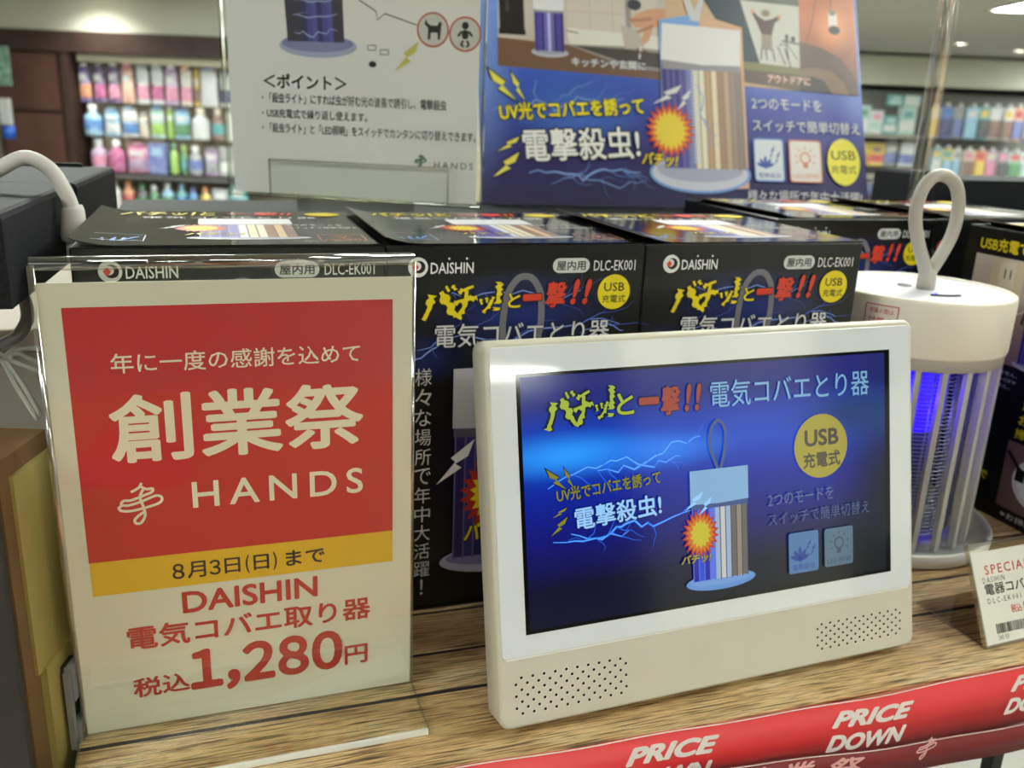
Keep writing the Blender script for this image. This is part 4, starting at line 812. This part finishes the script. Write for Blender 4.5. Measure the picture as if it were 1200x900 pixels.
# sitter in a chair with a hat, arms raised
mar = ink((70, 30, 36)); p.poly([(.3065, .2320), (.3175, .2310), (.3225, .2460), (.3290, .2510), (.3270, .2545), (.3190, .2500), (.3110, .2480), (.3035, .2520), (.2985, .2580), (.2960, .2560), (.3020, .2440)], mar)
p.ell(.3120, .2560, .0072, .0052, ink((196, 188, 176))); p.ell(.3122, .2560, .0045, .0035, ink((130, 118, 104))); p.ell(.2975, .2575, .0022, .0025, sk); p.ell(.3275, .2530, .0022, .0025, sk)
p.poly([(.3055, .2160), (.3180, .2150), (.3180, .2320), (.3060, .2330)], ink((150, 140, 122))); p.lay()
for q in ([(.306, .218), (.304, .204)], [(.318, .217), (.320, .203)], [(.310, .217), (.311, .204)], [(.324, .220), (.332, .200)], [(.332, .218), (.338, .198)], [(.326, .222), (.334, .223), (.336, .206)]): p.line(q, .0014, ink((40, 34, 34)), lay=False)
p.line([(.329, .2265), (.349, .2240)], .0016, ink((44, 40, 44))); p.line([(.333, .226), (.346, .207)], .0008, K); p.rect(.3330, .2268, .3370, .2340, ink((80, 84, 90))); p.rect(.3400, .2262, .3445, .2320, ink((60, 60, 66)))
p.poly([(.3475, .1722), (.4157, .1697), (.4168, PHt), (.3525, PHt)], grad('tent_orange_print', [(0, (96, 62, 44)), (.35, (150, 84, 54)), (.7, (206, 122, 78)), (1, (190, 110, 76))], 'Z', .17, .29, rough=.35, extra=[(.388, .245, .03, .035, (240, 160, 112))]))
p.poly([(.3482, .1900), (.360, .1860), (.372, .1850), (.392, .1730), (.4000, .1703), (.4157, .1697), (.4158, .176), (.409, .196), (.395, .212), (.372, .222), (.3495, .227)], ink((88, 60, 46))); p.poly([(.3482, .1960), (.366, .199), (.385, .196), (.399, .184), (.404, .1702), (.3475, .1722)], ink((128, 100, 78))); p.poly([(.3480, .1880), (.362, .189), (.376, .185), (.384, .1712), (.3475, .1722)], ink((44, 34, 32)))
p.line([(.376, PHt), (.366, .250), (.356, .224)], .0008, ink((70, 44, 34))); p.line([(.3895, .290), (.3885, .262)], .001, K); p.rrect(.3850, .2450, .3950, .2620, .003, ink((250, 240, 232))); p.ell(.3912, .2420, .0068, .0052, ink((58, 52, 48))); p.ell(.3900, .2610, .004, .003, ink((120, 112, 106)))
p.text('アウトドアに', .3100, .1800, .3590, .1890, ink((244, 214, 200)), .03, rot=-.03, edge=ink((150, 80, 60)), edge_w=.05)
# lightning and slogans
Lb = ink((150, 180, 230)); Lm = ink((96, 134, 206))
p.arc([(.015, .140), (.045, .142), (.062, .150), (.078, .140), (.10, .152), (.13, .150), (.15, .155)], .0018, Lm, Lb, seed=31, forks=7); p.arc([(.06, .172), (.056, .155), (.062, .148)], .0009, Lm, Lb, seed=32, forks=1); p.arc([(.075, .148), (.095, .160), (.118, .172)], .0009, Lm, Lb, seed=33, forks=2)
p.arc([(.048, .074), (.080, .078), (.105, .070), (.125, .082), (.165, .078)], .0020, Lm, Lb, seed=34, forks=7); p.arc([(.07, .062), (.10, .072), (.14, .064), (.17, .07)], .0009, Lm, Lb, seed=35, forks=4)
p.bolt(.0105, .1480, .0380, .1790, ink((232, 224, 90)), K); p.bolt(.0330, .1480, .0470, .1770, ink((232, 224, 90)), K)
p.bolt(.0170, .0950, .0400, .1110, ink((232, 224, 90)), K, flip=True); p.bolt(.0120, .0690, .0390, .0950, ink((232, 224, 90)), K, flip=True)
p.text('UV光でコバエを誘って', .0210, .1262, .1725, .1445, ink((240, 226, 40)), .03, rot=.085, edge=K, edge_w=.045)
p.text('電撃殺虫!', .0440, .0850, .1660, .1190, ink((244, 244, 240)), .018, rot=.060, edge=K, edge_w=.045)
# large lamp with its halo
p.poly([(.1885, .0640), (.1915, .2410), (.236, .2500), (.236, .0620)], ink((120, 165, 225))); p.poly([(.2825, .0640), (.2835, .2380), (.236, .2500), (.236, .0620)], ink((214, 172, 140)))
p.ell(.2297, .0785, .0555, .0210, ink((120, 160, 220))); 
p.poly([(.2265, .242), (.2200, .262), (.2100, PHt), (.2150, PHt), (.2255, .266), (.2310, .254), (.2375, .266), (.2455, PHt), (.2500, PHt), (.2410, .262), (.2360, .242)], ink((206, 206, 210)))
ccx = .2335; p.ell(ccx-.004, .0790, .0525, .0185, ink((206, 208, 222))); p.ell(ccx-.004, .0825, .0470, .0130, ink((170, 172, 196)))
stripes = [(46, 38, 140), (64, 54, 150), (56, 46, 146), (84, 78, 170), (120, 130, 190), (236, 228, 196), (238, 232, 210), (196, 160, 120), (236, 222, 190), (170, 138, 110), (196, 164, 136), (160, 138, 126), (142, 128, 124)]
p.lay()
for k, c in enumerate(stripes): a = .1915+.0880*k/len(stripes); p.poly([(a, .0840), (a+.0880/len(stripes), .0838), (a+.0880/len(stripes), .1930), (a, .1930)], ink(c), lay=False)
p.lay()
for k in range(len(stripes)+1): a = .1915+.0880*k/len(stripes); p.rect(a-.0005, .0830, a+.0005, .1930, ink((130, 124, 150)) if k < 6 else ink((128, 112, 104)), lay=False)
p.lay()
for k in range(26): p.rect(.2230, .090+.0039*k, .2310, .0915+.0039*k, ink((206, 214, 236)), lay=False)
p.rect(.1925, .1885, .2790, .2000, ink((150, 148, 156))); p.poly([(.1912, .1985), (.236, .1945), (.2795, .1955), (.2815, .2345), (.1945, .2375)], ink((228, 226, 228)))
p.arc([(.228, .175), (.236, .160), (.232, .14), (.245, .12), (.238, .10)], .001, Lm, Lb, seed=41, forks=4)
p.bolt(.1800, .1500, .2130, .1720, Wh, flip=True); p.bolt(.2060, .1440, .2230, .1680, Wh, flip=True)
p.star(.1985, .1230, .0275, .0300, ink((196, 52, 40))); p.star(.1985, .1230, .0235, .0255, ink((232, 130, 40))); p.star(.1985, .1230, .0190, .0210, ink((240, 214, 50)), 18)
p.text('バチッ!', .1660, .0860, .2050, .1000, ink((240, 214, 40)), .03, rot=-.05, shear=.2, edge=K, edge_w=.06)
# right hand text and icons
p.text('2つのモードを', .2900, .1500, .3700, .1625, Wh, .004, rot=-.0); p.text('スイッチで簡単切替え', .2895, .1260, .4135, .1390, Wh, .004)
p.rrect(.2890, .0720, .3235, .1185, .003, ink((90, 130, 210))); p.rrect(.2905, .0735, .3220, .1170, .003, ink((218, 224, 232))); blu = ink((50, 84, 170)); p.lay(); wings(p, .2925, .0860, .0190, blu); p.bolt(.3060, .0960, .3130, .1110, blu, flip=True); p.bolt(.3120, .0900, .3190, .1060, blu, flip=True); p.text('電撃殺虫', .2935, .0760, .3190, .0815, blu)
og = ink((206, 130, 100)); p.rrect(.3290, .0720, .3665, .1180, .003, og); p.rrect(.3305, .0735, .3650, .1165, .003, ink((230, 224, 218))); bulb(p, .3475, .0985, .0125, og, ink((230, 224, 218))); p.text('LED照明', .3330, .0760, .3620, .0815, og)
p.ell(.3920, .0955, .0190, .0255, ink((236, 226, 60)), 40); p.text('USB', .3780, .0980, .4060, .1080, K, .005); p.text('充電式', .3770, .0830, .4060, .0920, K, .005)
p.text('様々な場所で年中大活躍!', .2800, .0500, .4110, .0630, ink((214, 214, 220)), .004, rot=-.0)
p.build('poster_print', t)

# white information sheet in a clear holder, turned towards the left
t = thing('white_info_sheet', 'white product information sheet in a clear acrylic holder behind the left carton', 'sign', (.02744, .784, .1654), (.0116, 0, -.5019))
SWw, SHh = .2105, .300
b = MB(); b.box(.004, .0006, .048, SWw-.004, .0014, SHh, mat('info_paper', (244, 241, 243), .6, noise=(9, (236, 233, 236)))); b.build('paper', t)
b = MB(); b.box(0, -.0015, .046, SWw, -.0002, SHh, CLEAR); b.build('front_panel', t); b = MB(); b.box(0, .0022, .046, SWw, .0035, SHh, CLEAR); b.build('back_panel', t)
b = MB(); b.box(-.0012, -.0015, .045, .0004, .0035, SHh, CLEAR_EDGE); b.box(SWw-.0004, -.0015, .045, SWw+.0012, .0035, SHh, CLEAR_EDGE); b.box(-.0012, -.0015, .0445, SWw, .0035, .0462, CLEAR_EDGE); b.build('edges', t)
b = MB(); b.box(.037, -.006, .0465, .186, -.0045, .0745, CLEAR); b.box(.037, -.0062, .0745, .186, -.0043, .0760, CLEAR_EDGE); b.box(.037, -.0062, .0465, .0383, -.0043, .0750, CLEAR_EDGE); b.box(.1847, -.0062, .0465, .186, -.0043, .0750, CLEAR_EDGE); b.build('pocket', t)
b = MB(); b.box(.066, -.020, .0300, .162, -.0182, .0500, CLEAR_EDGE); b.box(.066, -.020, .0300, .162, .012, .0318, CLEAR); b.box(.066, -.0182, .0300, .0675, .004, .0470, CLEAR_EDGE); b.build('clip_foot', t)
p = Print(lambda u, v, h: (u, .0004-h, v)); Kp = ink((36, 34, 36), .6)
rot_ = dict(LCp)
q = Print(lambda u, v, h: (u, .0004-h, v)); p.ell(.0790, .1620, .0315, .0085, ink((176, 184, 214))); p.ell(.0785, .1640, .0290, .0065, ink((140, 140, 190)))
p.lay()
for k in range(11):
    c = [(60, 56, 110), (84, 80, 160), (96, 90, 176)][k % 3] if 2 < k < 9 else (66, 62, 78)
    a0 = .0545+.0460*k/11; a1 = .0545+.0460*(k+1)/11; p.poly([(a0, .1650), (a1, .1650), (a1-.004, SHh), (a0-.008, SHh)], ink(c), lay=False)
for k in range(3): p.arc([(.060, .172+.012*k), (.075, .170+.012*k), (.095, .1735+.012*k)], .0007, ink((170, 180, 230)), seed=50+k, forks=1)
p.line([(.105, .200), (.126, .188), (.127, .182), (.133, .1865), (.158, .1790)], .0008, Kp)
for (cx, cy) in ((.1705, .1760), (.1955, .1735)): p.ell(cx, cy, .0125, .0125, ink((196, 96, 84)), 36); p.ell(cx, cy, .0112, .0112, ink((214, 212, 210)), 36)
p.poly([(.1640, .1800), (.1650, .1835), (.1665, .1805), (.1690, .1790), (.1740, .1790), (.1755, .1820), (.1775, .1810), (.1770, .1780), (.1760, .1690), (.1745, .1690), (.1740, .1740), (.1690, .1740), (.1685, .1690), (.1665, .1690), (.1668, .1770)], Kp)
p.ell(.1955, .1795, .0027, .0027, Kp); p.rrect(.1930, .1700, .1980, .1765, .002, Kp); p.line([(.1900, .1720), (.1930, .1755)], .0018, Kp); p.line([(.2010, .1720), (.1980, .1755)], .0018, Kp); p.line([(.1940, .1690), (.1925, .1660), (.1945, .1645)], .0018, Kp); p.line([(.1970, .1690), (.1985, .1660), (.1965, .1645)], .0018, Kp)
p.bolt(.1400, .1450, .1600, .1680, ink((214, 206, 110)), flip=True)
p.frame(.1190, .1600, .1260, .1640, .0006, Gy); p.frame(.1290, .1570, .1360, .1610, .0006, Gy); p.ell(.1230, .1500, .0030, .0022, Kp)
p.text('＜ポイント＞', .0330, .1300, .1020, .1410, Kp, .025, rot=-.005)
p.text('・「殺虫ライト」にすれば虫が好む光の波長で誘引し、電撃殺虫', .0310, .1188, .1818, .1265, Kp, .006, rot=-.006); p.text('・USB充電式で繰り返し使えます。', .0308, .1075, .1181, .1145, Kp, .006, rot=-.006); p.text('・「殺虫ライト」と「LED照明」をスイッチでカンタンに切り替えできます。', .0305, .0960, .2055, .1035, Kp, .006, rot=-.004)
gn = ink((60, 110, 92), .6); hands_mark(p, .1570, .0745, .009, gn, .0008); p.text('HANDS', .1725, .0745, .2040, .0795, ink((110, 120, 118), .6), 0, space=1.4)
p.build('sheet_print', t)
# clear rod
t = thing('clear_rod', 'tall clear acrylic rod standing between blue poster and right shelves', 'rod', (.7148, .76, .197))
b = MB(); b.lathe([(.0001, .0), (.0090, .0), (.0090, .60), (.0001, .60)], clear('rod_acrylic', (253, 253, 250), .22, .06), 24); b.lathe([(.0050, .0), (.0050, .60)], clear('rod_bore', (250, 250, 246), .20, .08), 20); b.build('tube', t)
b = MB(); b.lathe([(.0001, .0), (.026, .0), (.026, .003), (.007, .0032)], CLEAR_EDGE, 28); b.build('foot', t)

# ------------------------------------------------------------------ black slabs left and right, cables
def slab(name, label, x0, y0, L, Wd, z0, z1, yaw, legx=None):
    t = thing(name, label, 'display unit', (x0, y0, z0), (0, 0, yaw))
    h = z1-z0; b = MB(); r = .003
    P = [(0, 0), (0, h-r), (-r*.3, h-r*.3), (-r, h), (-Wd+r, h), (-Wd, h-r), (-Wd, 0)]; n = len(P); v = [(x, y, z) for y in (0, L) for x, z in P]
    b.add(v, [(k, (k+1) % n, n+(k+1) % n, n+k) for k in range(n)]+[tuple(range(n))[::-1], tuple(range(n, 2*n))], m_blk); b.build('casing', t)
    if legx:
        b = MB(); b.box(legx-.012, L*.45, -z0, legx+.012, L*.55, 0, m_blk); b.build('support_post', t)
    return t
yaw_s = -math.atan2(.0217, .2909)
t = slab('black_unit', 'thin black textured display unit at the left edge, nearer one', -.0785, .4300, .153, .30, .193, .2345, yaw_s, -.2)
t = slab('black_unit', 'thin black textured display unit at the left, farther one', -.0655, .5840, .140, .30, .193, .2345, yaw_s, -.2)
b = MB(); b.box(-.29, .134, .0415, -.02, .139, .0440, m_blk); b.build('rear_ridge', t)
t = slab('black_unit', 'thin black rounded display unit behind the right cartons', 1.02, .80, .10, .20, .197, .232, -.02)
t = slab('black_unit', 'small black block behind the strap of the white lamp', .79, .815, .06, .035, .197, .240, -.02)
m_cab = mat('beige_cable_rubber', (204, 200, 194), .45)
t = thing('charging_cable', 'thick beige cable looping over the black unit at the left edge', 'cable', (0, 0, 0))
P = smooth_path([(-0.1237, 0.53, 0.2212), (-0.111, 0.53, 0.2357), (-0.0945, 0.53, 0.2458), (-0.082, 0.53, 0.2515), (-0.0713, 0.53, 0.2458), (-0.065, 0.53, 0.2338), (-0.0626, 0.53, 0.225)], 6)  # cable and plug points from image pixels, scaled about the camera
b = MB(); b.tube(P, .0039, m_cab, 14); b.build('cord', t)
b = MB(); q = [(-0.0626, 0.53, 0.2268), (-0.0623, 0.53, 0.225), (-0.0628, 0.53, 0.2111), (-0.0633, 0.53, 0.2079)]; b.tube(q, [.0050, .0056, .0068, .0060], m_cab, 18); b.build('plug_sleeve', t)
b = MB(); q = [(-0.0633, 0.53, 0.2085), (-0.0639, 0.53, 0.1972)]; b.tube(q, .004, m_white, 12); b.build('plug_tip', t)
t = thing('hanging_cable', 'beige cable curving down beneath the black unit at the left edge', 'cable', (0, 0, 0))
b = MB(); b.tube(smooth_path([(-0.106, 0.56, 0.207), (-0.1016, 0.56, 0.1903), (-0.0973, 0.56, 0.1777), (-0.0949, 0.56, 0.1657), (-0.0963, 0.56, 0.1577), (-0.102, 0.56, 0.1497), (-0.112, 0.56, 0.1446), (-0.1227, 0.56, 0.1423)], 6), .0036, m_cab, 12); b.build('cord', t)  # this cable, the white cords and the hook: points taken from image pixels
m_str = mat('white_twisted_cord', (244, 242, 230), .6)
t = thing('white_cord_bundle', 'thin white twisted cord tied in loops at the left edge', 'cord', (0, 0, 0))
b = MB()
for PP in ([(-0.1, 0.5, 0.1507), (-0.0947, 0.5, 0.1563), (-0.0883, 0.5, 0.1578), (-0.0805, 0.5, 0.1574)], [(-0.0978, 0.5, 0.1528), (-0.093, 0.5, 0.1507), (-0.0878, 0.5, 0.1477), (-0.0826, 0.5, 0.1451)], [(-0.0985, 0.5, 0.1538), (-0.0917, 0.5, 0.1552), (-0.0866, 0.5, 0.1522), (-0.0825, 0.5, 0.1497)], [(-0.1015, 0.5, 0.1584), (-0.0984, 0.5, 0.1547), (-0.0959, 0.5, 0.1527), (-0.0941, 0.5, 0.1549)]):
    b.tube(smooth_path(PP, 4), .0014, m_str, 6)
for PP in ([(-0.0951, 0.48, 0.1572), (-0.09, 0.48, 0.1424), (-0.0826, 0.48, 0.1251)], [(-0.0937, 0.48, 0.1571), (-0.0875, 0.48, 0.1444), (-0.0809, 0.48, 0.1268)]): b.tube(smooth_path(PP, 4), .0012, m_str, 6)
b.build('cord', t)
t = thing('wire_hook', 'small bent metal hook on the brown box rim', 'hook', (0, 0, 0)); b = MB(); b.tube(smooth_path([(-0.0831, 0.405, 0.1342), (-0.0813, 0.405, 0.1391), (-0.0783, 0.405, 0.1427), (-0.0771, 0.405, 0.1418), (-0.0795, 0.405, 0.1374), (-0.0815, 0.405, 0.1344)], 4), .0007, mat('steel_wire', (190, 188, 170), .3, metal=.8), 6); b.build('wire', t)

# brown box with gold plates and a latch, far left
ang = math.atan2(-.30, .954)
t = thing('brown_case', 'brown wooden case with gold plates and grey latch at the left edge', 'case', (-.0790, .3650, -.12), (0, 0, ang))
brn = mat('brown_wood_side', (112, 84, 48), .55, noise=(30, (96, 70, 40))); gold = mat('olive_gold_metal', (182, 168, 104), .34, metal=.25, noise=(5, (146, 128, 58)))
b = MB(); b.box(-.30, 0, 0, 0, .040, .266, brn); b.build('case_body', t)
b = MB(); b.box(-.30, -.004, 0, -.001, 0, .262, mat('dark_case_front', (62, 58, 54), .6, noise=(12, (44, 42, 40)))); b.build('front_face', t)
b = MB(); b.box(.0, .0075, .166, .0016, .040, .2575, gold); b.build('upper_plate', t)
b = MB(); b.box(.0, .0115, .0, .0030, .040, .167, gold); b.build('lower_plate', t)
lat = mat('grey_latch_metal', (140, 142, 142), .35, metal=.5)
o = MB(); o.box(.003, .0225, .118, .0052, .032, .160, mat('latch_dark', (40, 30, 22), .6)); lt = o.build('latch', t)
o = MB(); o.box(.0050, .0215, .143, .0085, .034, .160, lat); o.build('latch_hook', lt); o = MB(); o.box(.0050, .0225, .116, .0085, .034, .131, lat); o.build('latch_catch', lt); o = MB(); o.box(.0048, .0200, .118, .0075, .0225, .158, lat); o.build('latch_bar', lt)
# white display counter beyond, left
t = thing('white_counter', 'pale white display counter beyond the left edge cables', 'counter', (-.9, 1.0, FLOOR_Z))
b = MB(); b.box(0, 0, 0, .84, .5, 1.13, mat('white_counter_laminate', (140, 136, 124), .5, noise=(4, (160, 156, 146)))); b.build('body', t)
b = MB(); b.box(-.01, -.01, 1.13, .85, .51, 1.155, mat('counter_top_laminate', (120, 108, 92), .6)); b.build('counter_top', t)
# brown table with leaflets behind the camera, mirrored in the acrylic
t = thing('brown_table', 'low brown wooden table standing behind the camera', 'table', (-1.1, -1.35, FLOOR_Z))
b = MB(); b.box(0, 0, .70, 1.9, 1.1, .73, mat('table_wood', (168, 104, 56), .5, noise=(3, (150, 90, 48)))); b.build('table_top', t)
for x, y in ((.05, .05), (1.8, .05), (.05, 1.0), (1.8, 1.0)): b = MB(); b.box(x, y, 0, x+.05, y+.05, .70, m_brown); b.build('leg', t)
for i, (x, y, r, c, nm) in enumerate(((-.40, -.62, .5, (206, 150, 140), 'pink'), (-.15, -.95, .2, (190, 60, 50), 'red'), (-.62, -.9, -.3, (222, 214, 200), 'white'))):
    b = MB(); b.box(-.11, -.15, 0, .11, .15, .004, mat('leaflet_'+nm, c, .5)); o = b.build('leaflet'); o.location = (x, y, FLOOR_Z+.7302); o.rotation_euler = (0, 0, r); tag(o, nm+' leaflet lying on the brown table behind the camera', 'leaflet')
